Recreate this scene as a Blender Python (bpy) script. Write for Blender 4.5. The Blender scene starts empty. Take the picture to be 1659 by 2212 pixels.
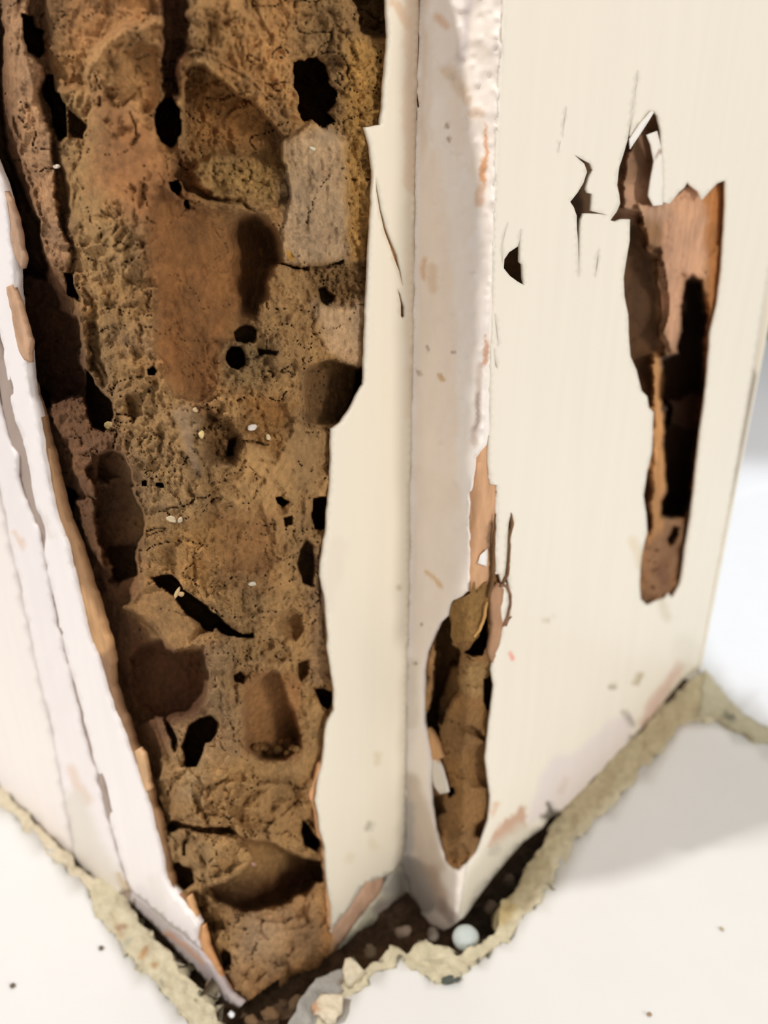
import bpy, math, random
import numpy as np
from mathutils import Vector
from mathutils.geometry import delaunay_2d_cdt

# ------------------------------------------------------------------ camera, world, lights
random.seed(7)
KEY3 = 1
S = bpy.context.scene
COL = S.collection
F, CX, CY, H = 2000.0, 829.5, 1106.0, 0.40
PITCH = math.atan(F / (4900 - CY))
cam_d = bpy.data.cameras.new('camera')
cam = bpy.data.objects.new('camera', cam_d); COL.objects.link(cam)
cam.location = (0, 0, H)
cam.rotation_euler = (math.pi / 2 - PITCH, 0, 0)
cam_d.sensor_fit = 'HORIZONTAL'; cam_d.sensor_width = 36
cam_d.lens = 36 * F / 1659
cam_d.clip_start = 0.01
cam_d.dof.use_dof = True
cam_d.dof.focus_distance = 0.328
cam_d.dof.aperture_fstop = 10
S.camera = cam

w = bpy.data.worlds.new('world'); S.world = w; w.use_nodes = True
bg = w.node_tree.nodes['Background']
bg.inputs[0].default_value = (1.0, 0.962, 0.935, 1); bg.inputs[1].default_value = 0.62

def area(name, loc, target, size, power, color, spread=180):
    l = bpy.data.lights.new(name, 'AREA'); l.energy = power; l.color = color
    l.shape = 'DISK'; l.size = size; l.spread = math.radians(spread)
    o = bpy.data.objects.new(name, l); COL.objects.link(o); o.location = loc
    o.rotation_euler = (Vector(target) - Vector(loc)).to_track_quat('-Z', 'Y').to_euler()
    return o
area('ceiling_lamp_light', (-2.0, -0.33, 2.9), (0.0, 0.33, 0.05), 0.15, 80, (1.0, 0.975, 0.955))
area('room_light', (1.25, -0.75, 0.88), (0.05, 0.38, 0.15), 0.42, 12.0, (1.0, 0.94, 0.875))
sl = bpy.data.lights.new('added_far_floor_spot', 'SPOT'); sl.energy = 42 * KEY3; sl.color = (0.95, 0.975, 1.0); sl.spot_size = math.radians(20); sl.spot_blend = 0.5; sl.shadow_soft_size = 0.03  # added spot, no lamp seen there; brightens the floor beyond the threshold
so = bpy.data.objects.new('added_far_floor_spot', sl); COL.objects.link(so); so.location = (0.50, 0.85, 1.35)
so.rotation_euler = (Vector((0.36, 0.66, 0)) - so.location).to_track_quat('-Z', 'Y').to_euler()

S.view_settings.view_transform = 'Standard'; S.view_settings.look = 'None'
S.view_settings.gamma = 1; S.view_settings.use_curve_mapping = False
S.view_settings.exposure = 0.0

# ------------------------------------------------------------------ geometry of the place
cp, sp = math.cos(PITCH), math.sin(PITCH)
def rays(x, y):
    X = (np.asarray(x, float) - CX) / F; Y = -(np.asarray(y, float) - CY) / F
    return X, cp + Y * sp, -sp + Y * cp
def floor_pt(x, y, z=0.0):
    dx, dy, dz = rays(x, y); t = (H - z) / -dz
    return np.stack([dx * t, dy * t, np.full_like(t, z) if np.ndim(t) else z], -1)
def vplane(P, ang):
    a = math.radians(ang); n = (-math.sin(a), math.cos(a)); c = n[0] * P[0] + n[1] * P[1]
    def t(x, y):
        dx, dy, _ = rays(x, y); den = n[0] * dx + n[1] * dy
        return c / np.where(np.abs(den) < 1e-4, 1e-4, den)
    return t
TIP = floor_pt(520, 2165)[:2]; INN = floor_pt(878, 1872)[:2]; COR = floor_pt(985, 1990)[:2]
A_ANG = 139.8; B_ANG = math.degrees(math.atan2(*(INN - TIP)[::-1])); C_ANG = 48.2
R_ANG = math.degrees(math.atan2(*(INN - COR)[::-1]))
tA, tB, tR, tC = vplane(TIP, A_ANG), vplane(INN, B_ANG), vplane(COR, R_ANG), vplane(COR, C_ANG)
def smax(a, b, k): return 0.5 * (a + b + np.sqrt((a - b) ** 2 + k * k))
def smin(a, b, k): return 0.5 * (a + b - np.sqrt((a - b) ** 2 + k * k))
def tfront(x, y): return smin(tB(x, y), smax(tR(x, y), tC(x, y), 0.004), 0.003)
def tcore(x, y): return smax(tA(x, y), tB(x, y), 0.022)
def tfloor(z):
    def t(x, y):
        _, _, dz = rays(x, y); return (H - z) / -dz
    return t
def pts(x, y, t):
    dx, dy, dz = rays(x, y)
    return np.stack([dx * t, dy * t, H + dz * t], -1)

# ------------------------------------------------------------------ noise
class Noise:
    def __init__(s, seed): s.r = np.random.RandomState(seed).rand(256, 256)
    def __call__(s, x, y):
        xi = np.floor(x).astype(int); yi = np.floor(y).astype(int); fx = x - xi; fy = y - yi
        fx = fx * fx * (3 - 2 * fx); fy = fy * fy * (3 - 2 * fy); r = s.r
        g = lambda i, j: r[(xi + i) & 255, (yi + j) & 255]
        return ((g(0, 0) * (1 - fx) + g(1, 0) * fx) * (1 - fy) + (g(0, 1) * (1 - fx) + g(1, 1) * fx) * fy) * 2 - 1
NZ = [Noise(i) for i in range(16)]
def fbm(x, y, wl, octv=4, seed=0, ax=1.0, ay=1.0, gain=0.5):
    v = 0; a = 1
    for o in range(octv):
        v = v + a * NZ[(seed + o) % 16](x / (wl * ax) + 17.3 * o, y / (wl * ay) + 9.1 * o); wl = wl / 2; a *= gain
    return v
def worley(x, y, cell, seed=0):
    rs = np.random.RandomState(100 + seed); jx = rs.rand(128, 128); jy = rs.rand(128, 128); jh = rs.rand(128, 128)
    u = x / cell; v = y / cell; ui = np.floor(u).astype(int); vi = np.floor(v).astype(int)
    best = np.full(u.shape, 9.0); h = np.zeros(u.shape)
    for i in (-1, 0, 1):
        for j in (-1, 0, 1):
            a = (ui + i) & 127; b = (vi + j) & 127
            d = (ui + i + jx[a, b] - u) ** 2 + (vi + j + jy[a, b] - v) ** 2
            m = d < best; best = np.where(m, d, best); h = np.where(m, jh[a, b], h)
    return np.sqrt(best), h

# ------------------------------------------------------------------ polygons
def up(poly):
    """outlines that leave the top of the frame run on up the post, along its verticals"""
    out = []
    for a, b in np.asarray(poly, float):
        if b <= -139: k = (4900 + 450) / (4900 - b); a, b = 829 + (a - 829) * k, -450
        out.append((a, b))
    return out
def sdf(x, y, poly):
    """signed distance, positive inside"""
    p = np.asarray(up(poly), float); q = np.roll(p, -1, 0)
    d = np.full(x.shape, 1e18); ins = np.zeros(x.shape, bool)
    for (ax, ay), (bx, by) in zip(p, q):
        ex, ey = bx - ax, by - ay; wx, wy = x - ax, y - ay
        t = np.clip((wx * ex + wy * ey) / (ex * ex + ey * ey + 1e-9), 0, 1)
        d = np.minimum(d, (wx - ex * t) ** 2 + (wy - ey * t) ** 2)
        if by != ay:
            c = ((ay > y) != (by > y)) & (x < ex * (y - ay) / (by - ay) + ax)
            ins ^= c
    d = np.sqrt(d); return np.where(ins, d, -d)
def lsdf(x, y, line):
    p = np.asarray(up(line), float); d = np.full(x.shape, 1e18)
    for (ax, ay), (bx, by) in zip(p[:-1], p[1:]):
        ex, ey = bx - ax, by - ay; wx, wy = x - ax, y - ay
        t = np.clip((wx * ex + wy * ey) / (ex * ex + ey * ey + 1e-9), 0, 1)
        d = np.minimum(d, (wx - ex * t) ** 2 + (wy - ey * t) ** 2)
    return np.sqrt(d)
def sm(v): v = np.clip(v, 0, 1); return v * v * (3 - 2 * v)
def lin(c):
    return np.array([((v / 255) / 12.92 if v / 255 <= 0.04045 else ((v / 255 + 0.055) / 1.055) ** 2.4) for v in c])
def box_sel(x, y, poly, m):
    p = np.asarray(up(poly), float); a = p.min(0) - m; b = p.max(0) + m
    return (x > a[0]) & (x < b[0]) & (y > a[1]) & (y < b[1])

# ------------------------------------------------------------------ materials
def material(name, rough=0.8, tex=(1, 1, 1), var=0.25, scale=300, bump=0.4, bdist=0.0004, bscale=900, spec=0.3, coat=0.0):
    m = bpy.data.materials.new(name); m.use_nodes = True; nt = m.node_tree; N = nt.nodes; L = nt.links
    b = N['Principled BSDF']; b.inputs['Roughness'].default_value = rough
    b.inputs['Specular IOR Level'].default_value = spec; b.inputs['Coat Weight'].default_value = coat
    at = N.new('ShaderNodeAttribute'); at.attribute_name = 'tint'
    tc = N.new('ShaderNodeTexCoord'); mp = N.new('ShaderNodeMapping'); mp.inputs['Scale'].default_value = tex
    L.new(tc.outputs['Object'], mp.inputs['Vector'])
    n1 = N.new('ShaderNodeTexNoise'); n1.inputs['Scale'].default_value = scale; n1.inputs['Detail'].default_value = 6
    L.new(mp.outputs[0], n1.inputs['Vector'])
    mr = N.new('ShaderNodeMapRange'); mr.inputs['From Min'].default_value = 0.25; mr.inputs['From Max'].default_value = 0.75
    mr.inputs['To Min'].default_value = 1 - var; mr.inputs['To Max'].default_value = 1 + var
    L.new(n1.outputs['Fac'], mr.inputs['Value'])
    mx = N.new('ShaderNodeVectorMath'); mx.operation = 'SCALE'
    L.new(at.outputs['Color'], mx.inputs[0]); L.new(mr.outputs[0], mx.inputs['Scale'])
    L.new(mx.outputs[0], b.inputs['Base Color'])
    n2 = N.new('ShaderNodeTexNoise'); n2.inputs['Scale'].default_value = bscale; n2.inputs['Detail'].default_value = 8
    n2.inputs['Roughness'].default_value = 0.65
    L.new(mp.outputs[0], n2.inputs['Vector'])
    bp = N.new('ShaderNodeBump'); bp.inputs['Strength'].default_value = bump; bp.inputs['Distance'].default_value = bdist
    L.new(n2.outputs['Fac'], bp.inputs['Height']); L.new(bp.outputs[0], b.inputs['Normal'])
    return m
M_core = material('eaten_wood', 0.85, (1, 1, 0.8), 0.30, 420, 1.0, 0.0022, 620, 0.25)
M_hollow = material('hollow_wood', 0.8, (1, 1, 0.35), 0.22, 200, 0.6, 0.0008, 420, 0.25)
M_paint = material('cream_gloss_paint', 0.42, (1, 1, 0.09), 0.02, 120, 0.06, 0.0004, 300, 0.4)
M_putty = material('putty', 0.6, (1, 1, 0.45), 0.03, 150, 0.35, 0.0006, 260, 0.35)
M_rim = material('raw_wood_edge', 0.75, (1, 1, 0.25), 0.15, 500, 0.5, 0.0006, 900)
M_tile = material('glazed_tile', 0.28, (1, 1, 1), 0.012, 40, 0.03, 0.0003, 60, 0.5)
M_mortar = material('mortar', 0.85, (1, 1, 1), 0.12, 220, 1.0, 0.0018, 330)
M_dirt = material('dirt', 0.95, (1, 1, 1), 0.45, 300, 0.9, 0.0015, 500)
M_flake = material('flake', 0.6, (1, 1, 1), 0.08, 300, 0.3, 0.0004, 700)

# ------------------------------------------------------------------ mesh builders
def mesh_obj(name, V, Fc, mats, parent=None, tint=None, smooth=True, origin=None):
    V = np.asarray(V, float)
    o3 = np.array(origin if origin is not None else (0, 0, 0), float)
    if parent is not None:
        o3 = np.zeros(3); q_ = parent
        while q_ is not None: o3 = o3 + np.array(q_.location); q_ = q_.parent
    me = bpy.data.meshes.new(name); me.from_pydata((V - o3).tolist(), [], Fc if isinstance(Fc, list) else Fc.tolist())
    for m in (mats if isinstance(mats, (list, tuple)) else [mats]): me.materials.append(m)
    if tint is not None:
        t = np.asarray(tint, float)
        if t.ndim == 1: t = np.tile(t, (len(V), 1))
        a = me.attributes.new('tint', 'FLOAT_COLOR', 'POINT')
        a.data.foreach_set('color', np.concatenate([t, np.ones((len(V), 1))], 1).ravel().astype(np.float32))
    me.polygons.foreach_set('use_smooth', [smooth] * len(me.polygons))
    me.update()
    o = bpy.data.objects.new(name, me); COL.objects.link(o)
    if parent is not None: o.parent = parent
    elif origin is not None: o.location = origin
    return o
def empty(name, loc, label, cat, group=None):
    o = bpy.data.objects.new(name, None); COL.objects.link(o); o.location = loc; o.empty_display_size = 0.02
    o['label'] = label; o['category'] = cat
    if group: o['group'] = group
    return o
def tag(o, label, cat, group=None, kind=None):
    o['label'] = label; o['category'] = cat
    if group: o['group'] = group
    if kind: o['kind'] = kind
    return o
def struct(o): o['kind'] = 'structure'; return o

def ragged(poly, seg, jit, seed):
    """resample a closed outline and make it ragged"""
    out = []; p = np.asarray(up(poly), float); q = np.roll(p, -1, 0)
    for (ax, ay), (bx, by) in zip(p, q):
        L = math.hypot(bx - ax, by - ay); n = max(1, int(L / seg))
        for i in range(n):
            out.append((ax + (bx - ax) * i / n, ay + (by - ay) * i / n))
    o = np.array(out)
    if jit:
        o[:, 0] += jit * fbm(o[:, 0], o[:, 1], 26, 3, seed)
        o[:, 1] += jit * fbm(o[:, 0], o[:, 1], 26, 3, seed + 5)
    return o
def sheet(name, outline, holes, tfun, mat, parent, base, patches=(), step=12, thick=0.0015, lift=0.0,
          jit=1.5, und=None, curl=0.0, curl_w=14, rim=None, seed=0, rim_thick_mat=None, edge_seg=8, hole_jit=1.5, origin=None):
    loops = [ragged(outline, edge_seg, jit, seed)] + [ragged(h, min(edge_seg, 6), hole_jit, seed + 3 + i) for i, h in enumerate(holes)]
    O = loops[0]; a = O.min(0); b = O.max(0)
    gx, gy = np.meshgrid(np.arange(a[0], b[0], step), np.arange(a[1], b[1], step))
    gx = gx + (np.arange(gx.shape[0]) % 2)[:, None] * step * 0.5
    gx, gy = gx.ravel(), gy.ravel()
    keep = sdf(gx, gy, O) > step * 0.45
    for h in loops[1:]:
        s = box_sel(gx, gy, h, step); d = np.full(gx.shape, -99.0)
        if s.any(): d[s] = sdf(gx[s], gy[s], h)
        keep &= d < -step * 0.45
    P = [Vector(v) for v in np.stack([gx[keep], gy[keep]], 1)]; E = []
    for l in loops:
        k = len(P); n = len(l); P += [Vector(v) for v in l]; E += [(k + i, k + (i + 1) % n) for i in range(n)]
    vs, _, fs, *_ = delaunay_2d_cdt(P, E, [], 0, 1e-4)
    V = np.array([v[:] for v in vs]); T = np.array(fs)
    c = V[T].mean(1); ok = sdf(c[:, 0], c[:, 1], O) > 0
    for h in loops[1:]:
        s = box_sel(c[:, 0], c[:, 1], h, 2)
        if s.any():
            ins = np.zeros(len(c), bool); ins[s] = sdf(c[s, 0], c[s, 1], h) > 0; ok &= ~ins
    T = T[ok]; used = np.unique(T); mp = -np.ones(len(V), int); mp[used] = np.arange(len(used)); V = V[used]; T = mp[T]
    x, y = V[:, 0], V[:, 1]; t = tfun(x, y)
    off = np.full(len(V), lift)
    if und is not None: off = off + und(x, y)
    if curl:
        dd = np.full(len(V), 99.0)
        for h in loops[1:]:
            s = box_sel(x, y, h, 40)
            if s.any(): dd[s] = np.minimum(dd[s], -sdf(x[s], y[s], h))
        off = off + curl * np.exp(-np.clip(dd, 0, 99) / curl_w) * (0.6 + 0.9 * fbm(x, y, 60, 2, seed + 8))
    P3 = pts(x, y, t - off)
    A, B_, C_ = P3[T[:, 0]], P3[T[:, 1]], P3[T[:, 2]]
    nrm = np.cross(B_ - A, C_ - A); view = (A + B_ + C_) / 3 - np.array([0, 0, H])
    flip = (nrm * view).sum(1) > 0; T[flip] = T[flip][:, ::-1]
    tint = np.tile(lin(base), (len(V), 1))
    tint = patch(tint, x, y, patches, seed)
    o = mesh_obj(name, P3, T, [mat, rim or mat], parent, tint, origin=origin)
    if thick:
        s = o.modifiers.new('thickness', 'SOLIDIFY'); s.thickness = thick; s.offset = -1
        if rim: s.material_offset = 1; s.material_offset_rim = 1
    return o
def patch(tint, x, y, patches, seed=0):
    wx = x + 5 * fbm(x, y, 30, 3, seed + 1); wy = y + 5 * fbm(x, y, 30, 3, seed + 6)
    for p in patches:
        poly, col, soft = p[0], p[1], p[2]; k = p[3] if len(p) > 3 else 1.0
        line = len(p) > 4
        s = box_sel(x, y, poly, soft + 12 + (p[4] if line else 0))
        if not s.any(): continue
        if line: d = p[4] - lsdf(wx[s], wy[s], poly)
        else: d = sdf(wx[s], wy[s], poly)
        m = (sm((d + soft) / (2 * soft + 1e-6)) * k)[:, None]
        tint[s] = tint[s] * (1 - m) + lin(col) * m
    return tint

class Relief:
    """carved wood: a dense surface whose depth below the original face is sculpted"""
    def __init__(s, x0, x1, y0, y1, step, d0, seed=0, rimfall=2.2):
        s.x, s.y = np.meshgrid(np.arange(x0, x1, step), np.arange(y0, y1, step)); s.seed = seed; s.rimfall = rimfall
        s.D = np.full(s.x.shape, float(d0)); s.rough = np.ones(s.x.shape); s.crumb = np.zeros(s.x.shape); s.fib = np.zeros(s.x.shape); s.chunk = np.zeros(s.x.shape)
        x, y = s.x, s.y
        s.wx = fbm(x, y, 34, 4, seed + 1); s.wy = fbm(x, y, 34, 4, seed + 7)
    def m(s, poly, soft, warp=4, line=None):
        x = s.x + 1.7 * warp * s.wx; y = s.y + 1.7 * warp * s.wy
        sel = box_sel(s.x, s.y, poly, soft + 20 + (line or 0)); w = np.zeros(s.x.shape)
        if sel.any():
            d = line - lsdf(x[sel], y[sel], poly) if line else sdf(x[sel], y[sel], poly)
            w[sel] = sm(d / soft + 0.35)
        return w
    def level(s, poly, depth, soft=8, warp=4, g=(0, 0), rough=None, crumb=None, fib=None):
        w = s.m(poly, soft, warp); c = np.mean(np.asarray(poly, float), 0)
        if s.rimfall and depth > 8: depth = min(85, 8 + (depth - 8) * 1.6)
        if depth > 12 and s.rimfall:
            sel = box_sel(s.x, s.y, poly, 90); d = np.full(s.x.shape, 999.0)
            d[sel] = -sdf(s.x[sel] + 6 * s.wx[sel], s.y[sel] + 6 * s.wy[sel], poly)
            s.D += s.rimfall * min(1.3, depth / 40) * np.exp(-np.clip(d, 0, 999) / 15) * (1 + .9 * s.wx)
        tgt = depth + g[0] * (s.x - c[0]) / 100 + g[1] * (s.y - c[1]) / 100
        s.D = s.D * (1 - w) + np.maximum(tgt, 0.5) * w
        for n, v in (('rough', rough), ('crumb', crumb), ('fib', fib)):
            if v is not None: setattr(s, n, getattr(s, n) * (1 - w) + v * w)
    def add(s, poly, depth, soft=8, warp=4, g=(0, 0), fade=None, line=None):
        w = s.m(poly, soft, warp, line); c = np.mean(np.asarray(poly, float), 0)
        v = depth + g[0] * (s.x - c[0]) / 100 + g[1] * (s.y - c[1]) / 100
        if fade: v = v * np.clip((fade[1] - s.y) / (fade[1] - fade[0]), 0, 1)
        s.D = s.D + v * w
    def bowl(s, poly, depth, soft=40, warp=3, rough=0.3):
        """rounded hollow"""
        sel = box_sel(s.x, s.y, poly, 10); d = np.zeros(s.x.shape)
        x = s.x + warp * s.wx; y = s.y + warp * s.wy
        d[sel] = np.clip(sdf(x[sel], y[sel], poly) / soft, 0, 1)
        s.D = s.D + (1.35 if s.rimfall else 1) * depth * np.sqrt(np.clip(1 - (1 - d) ** 2, 0, 1))
        w = sm(d * 4); s.rough = s.rough * (1 - w) + rough * w
    def kind(s, poly, soft=20, rough=None, crumb=None, fib=None, chunk=None):
        w = s.m(poly, soft, 8)
        for n, v in (('rough', rough), ('crumb', crumb), ('fib', fib), ('chunk', chunk)):
            if v is not None: setattr(s, n, getattr(s, n) * (1 - w) + v * w)
    def finish(s, amp=1.0):
        x, y, k = s.x, s.y, s.seed
        r = s.rough * amp; r2 = 0.35 + 0.65 * r; X = x + 14 * fbm(x, y, 80, 3, k + 11); Y = y + 14 * fbm(x, y, 80, 3, k + 12)
        s.D += r2 * (2.2 * fbm(X, Y, 130, 2, k + 2, .8, 1.5) + 1.6 * fbm(X, Y, 52, 2, k + 8, .8, 1.3))
        s.D += r * (1.9 * fbm(X, Y, 30, 5, k + 3, 0.9, 1.2, 0.66))
        rg = 1 - np.abs(fbm(X, Y, 70, 4, k + 4, 0.7, 1.5, 0.6)) * 1.6
        s.D += -2.0 * r * (np.clip(rg, 0, 1) ** 2 - .35)
        fl = fbm(X, Y, 44, 2, k + 13, .8, 1.6); s.D += 1.3 * r * (np.floor(fl * 3.2) / 3.2 - fl * .4)
        ck = np.abs(fbm(X, Y, 95, 3, k + 14, 1.3, .8)); s.D += 3.5 * r * sm(1 - ck / .02)
        f1, h = worley(x + 3 * s.wx, y + 3 * s.wy, 15, k); f2, h2 = worley(x, y, 8, k + 1)
        f3, h3 = worley(X + 10 * s.wx, Y + 10 * s.wy, 52, k + 2); f4, h4 = worley(X + 6 * s.wx, Y + 6 * s.wy, 27, k + 3)
        s.D += s.chunk * np.clip(s.rough, 0, 1) * (3.2 * (f3 - .5) - 3.6 * (h3 - .5) + 1.8 * (f4 - .5) - 1.4 * (h4 - .5))
        s.D += s.crumb * (2.6 * (f1 - 0.5) - 1.6 * (h - 0.5) + 1.1 * (f2 - 0.5))
        s.D += s.fib * (0.7 * fbm(x + 5 * s.wx, y, 12, 3, k + 5, 1, 12) + 0.35 * fbm(x, y, 5, 2, k + 6, 1, 8))
        s.D = np.maximum(s.D, 0.6)
    def build(s, name, mask, tfun, mat, parent, base, patches=()):
        x, y = s.x, s.y; ny, nx = x.shape
        keep = mask(x, y); idx = -np.ones(x.shape, int)
        q = keep[:-1, :-1] & keep[1:, :-1] & keep[:-1, 1:] & keep[1:, 1:]
        use = np.zeros(x.shape, bool)
        for a in (slice(0, -1), slice(1, None)):
            for b in (slice(0, -1), slice(1, None)): use[a, b] |= q
        idx[use] = np.arange(use.sum())
        f = np.stack([idx[:-1, :-1][q], idx[1:, :-1][q], idx[1:, 1:][q], idx[:-1, 1:][q]], 1)
        X, Y = x[use], y[use]; P3 = pts(X, Y, tfun(X, Y) + s.D[use] / 1000)
        tint = np.tile(lin(base), (len(X), 1)); tint = patch(tint, X, Y, patches, s.seed)
        v = (fbm(X, Y, 60, 5, s.seed + 9, 1, 1.4))[:, None]
        tint = np.clip(tint * (1 + 0.2 * v) * np.array([1, 1 - 0.02, 1 - 0.06]) ** (1 + v), 0.003, 1)
        return mesh_obj(name, P3, f, mat, parent, tint)
# ------------------------------------------------------------------ floor (structure)
FB = (221, 220, 217)
GAPL = [(0, 1722), (120, 1842), (186, 1915), (230, 1990), (262, 2040), (305, 2085), (345, 2130), (385, 2175), (430, 2225), (500, 2300), (620, 2440)]
GAPR = [(600, 2440), (640, 2300), (662, 2228), (720, 2175), (800, 2110), (868, 2052), (895, 2075), (945, 2118), (990, 2100), (1060, 2052),
        (1120, 1990), (1168, 1935), (1200, 1872), (1232, 1815), (1290, 1765), (1350, 1700), (1400, 1640), (1470, 1565), (1512, 1548)]
def und_tile(x, y): return 0.00025 * fbm(x, y, 300, 2, 3)
near = [(-500, 1222)] + GAPL + [(600, 2440)] + GAPR[1:] + [(1560, 1558), (1659, 1605), (1900, 1722), (2400, 1950), (2600, 2700), (1500, 3400), (0, 3400), (-1500, 2700), (-1400, 1700)]
fl = sheet('floor', near, [], tfloor(0), M_tile, None, FB, [
    ([(840, 2130), (850, 2132)], (215, 200, 180), 2, 0.0)], step=40, thick=0.012, jit=2.0, und=und_tile, edge_seg=10, seed=2)
struct(fl)
far = [(1500, 1435), (1560, 1492), (1600, 1545), (1659, 1578), (1900, 1722), (2400, 1950), (3300, 1750), (2600, 900), (1750, 160), (1380, 160), (1300, 700), (1300, 1300)]
fl2 = sheet('floor', far, [], tfloor(0.0), M_tile, None, (228, 231, 235), [], step=60, thick=0.012, jit=2.5, und=und_tile, seed=3)  # far tiles tinted whiter and bluer, standing in for the next room's light
struct(fl2)

# dirt bed under everything
def und_dirt(x, y): return 0.003 * fbm(x, y, 40, 4, 1) + 0.002 * fbm(x, y, 14, 3, 4)
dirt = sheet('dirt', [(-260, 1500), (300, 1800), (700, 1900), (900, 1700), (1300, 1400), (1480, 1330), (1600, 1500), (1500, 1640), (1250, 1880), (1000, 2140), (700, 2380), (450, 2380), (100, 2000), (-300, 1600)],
             [], tfloor(-0.020), M_dirt, None, (74, 56, 40), [([(480, 2220), (700, 2150), (900, 2060)], (104, 80, 56), 20, .6, 50), ([(1040, 2010), (1120, 1930), (1220, 1810)], (46, 36, 28), 20, .8, 50)], step=7, thick=0, jit=0, und=und_dirt, seed=4)  # darker right-hand patch paints in the deep shade of the joint
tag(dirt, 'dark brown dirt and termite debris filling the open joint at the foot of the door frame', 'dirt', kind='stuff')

# ------------------------------------------------------------------ mortar crusts along the broken joint
def und_mort(x, y): return 0.0016 * fbm(x, y, 46, 5, 5, gain=.65) + 0.0010 * fbm(x, y, 14, 3, 2)
MC = (214, 203, 172)
left_c = [(0, 1700), (60, 1757), (125, 1820), (190, 1888), (232, 1905), (268, 1922), (285, 1960), (312, 1990), (345, 2032), (362, 2050), (392, 2100), (415, 2122), (440, 2155), (470, 2190), (505, 2250), (440, 2260),
          (415, 2222), (372, 2170), (330, 2118), (300, 2092), (262, 2048), (232, 1998), (190, 1940), (186, 1918), (120, 1850), (0, 1738)]
m1 = sheet('mortar_strip', left_c, [], tfloor(0.0), M_mortar, None, MC, [
    ([(250, 1990), (270, 2020), (262, 2030), (245, 2005)], (172, 130, 90), 8, .55), ([(300, 2065), (326, 2040), (320, 2062), (302, 2070)], (186, 138, 88), 4, .9),
    ([(325, 2080), (345, 2078), (335, 2092)], (180, 135, 85), 4, .8), ([(270, 2000), (255, 2006)], (150, 110, 80), 4, .7, 6),
    ([(0, 1720), (186, 1903)], (226, 212, 184), 10, .8, 18), ([(280, 2030), (270, 2046)], (170, 170, 150), 5, .5, 7),
    ([(350, 2115), (358, 2122)], (140, 140, 120), 3, .7, 4), ([(420, 2160), (424, 2164)], (120, 110, 90), 2, .8, 3)],
    step=6, thick=0.013, lift=0.0006, jit=8, und=und_mort, seed=5, edge_seg=6, origin=tuple(floor_pt(330, 2050)))
tag(m1, 'cream mortar strip with rusty stains along the left foot of the door frame', 'mortar')
right_c = [(676, 2240), (690, 2190), (700, 2165), (745, 2140), (738, 2110), (742, 2086), (756, 2078), (785, 2100), (822, 2078), (850, 2046), (862, 2044), (876, 2052), (900, 2034), (925, 2028), (950, 2046), (1000, 2058), (1045, 2040),
           (1078, 1992), (1074, 1946), (1112, 1926), (1140, 1876), (1168, 1822), (1186, 1792), (1206, 1768), (1262, 1704), (1320, 1644), (1384, 1578), (1452, 1508), (1498, 1460), (1518, 1440), (1560, 1490), (1600, 1545),
           (1510, 1552), (1475, 1568), (1404, 1645), (1352, 1705), (1330, 1735), (1292, 1772), (1238, 1822), (1204, 1882), (1170, 1942), (1122, 1998), (1062, 2058), (1015, 2090), (990, 2108), (945, 2124), (893, 2080), (868, 2058), (802, 2116), (722, 2182), (676, 2240)]
m2 = sheet('mortar_strip', right_c, [], tfloor(0.0), M_mortar, None, MC, [
    ([(1075, 1950), (1200, 1780), (1400, 1600), (1520, 1460)], (188, 172, 134), 20, .7, 40), ([(1078, 1990), (1100, 1960)], (196, 172, 120), 10, .8, 14),
    ([(960, 2070), (1010, 2050)], (225, 214, 184), 10, .8, 16), ([(915, 2068), (935, 2072)], (160, 155, 130), 4, .6, 4), ([(942, 2076), (950, 2080)], (160, 155, 130), 4, .6, 4),
    ([(1130, 1960), (1180, 1870)], (170, 150, 110), 8, .45, 10)],
    step=6, thick=0.013, lift=0.0008, jit=9, und=und_mort, seed=6, edge_seg=6, origin=tuple(floor_pt(1050, 2000)))
tag(m2, 'jagged cream mortar strip running along the right foot of the door frame to the threshold', 'mortar')
thr_c = [(1522, 1450), (1560, 1490), (1605, 1540), (1659, 1572), (1900, 1712), (2300, 1900), (2300, 1930), (1900, 1740), (1659, 1612), (1600, 1584), (1545, 1552), (1505, 1552)]
m3 = sheet('mortar_strip', thr_c, [], tfloor(0.0), M_mortar, None, (186, 178, 150), [([(1570, 1545), (1584, 1552)], (90, 92, 80), 5, .9, 7)], step=10, thick=0.013, lift=0.002, jit=4, und=und_mort, seed=7, origin=tuple(floor_pt(1600, 1560)))
tag(m3, 'olive grey mortar joint under the doorway leading away behind the door frame', 'mortar')

def rock(name, p, r, mat, tint, label, cat, seed, sq=(1, 1, .7), rot=0, sub=3, amp=.28, parent=None, group=None):
    import bmesh
    bm = bmesh.new(); bmesh.ops.create_icosphere(bm, subdivisions=sub, radius=1)
    V = np.array([v.co[:] for v in bm.verts]); Fc = [[v.index for v in f.verts] for f in bm.faces]; bm.free()
    n = fbm(V[:, 0] * 40 + seed * 31, V[:, 1] * 40 + V[:, 2] * 27, 40, 4, seed % 16, gain=.6)
    V = V * (1 + amp * n)[:, None] * np.array(sq) * r
    c, s_ = math.cos(rot), math.sin(rot); V = V @ np.array([[c, s_, 0], [-s_, c, 0], [0, 0, 1]])
    o = mesh_obj(name, V + np.array(p), Fc, mat, None, lin(tint), True, origin=tuple(p))
    return tag(o, label, cat, group)
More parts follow.
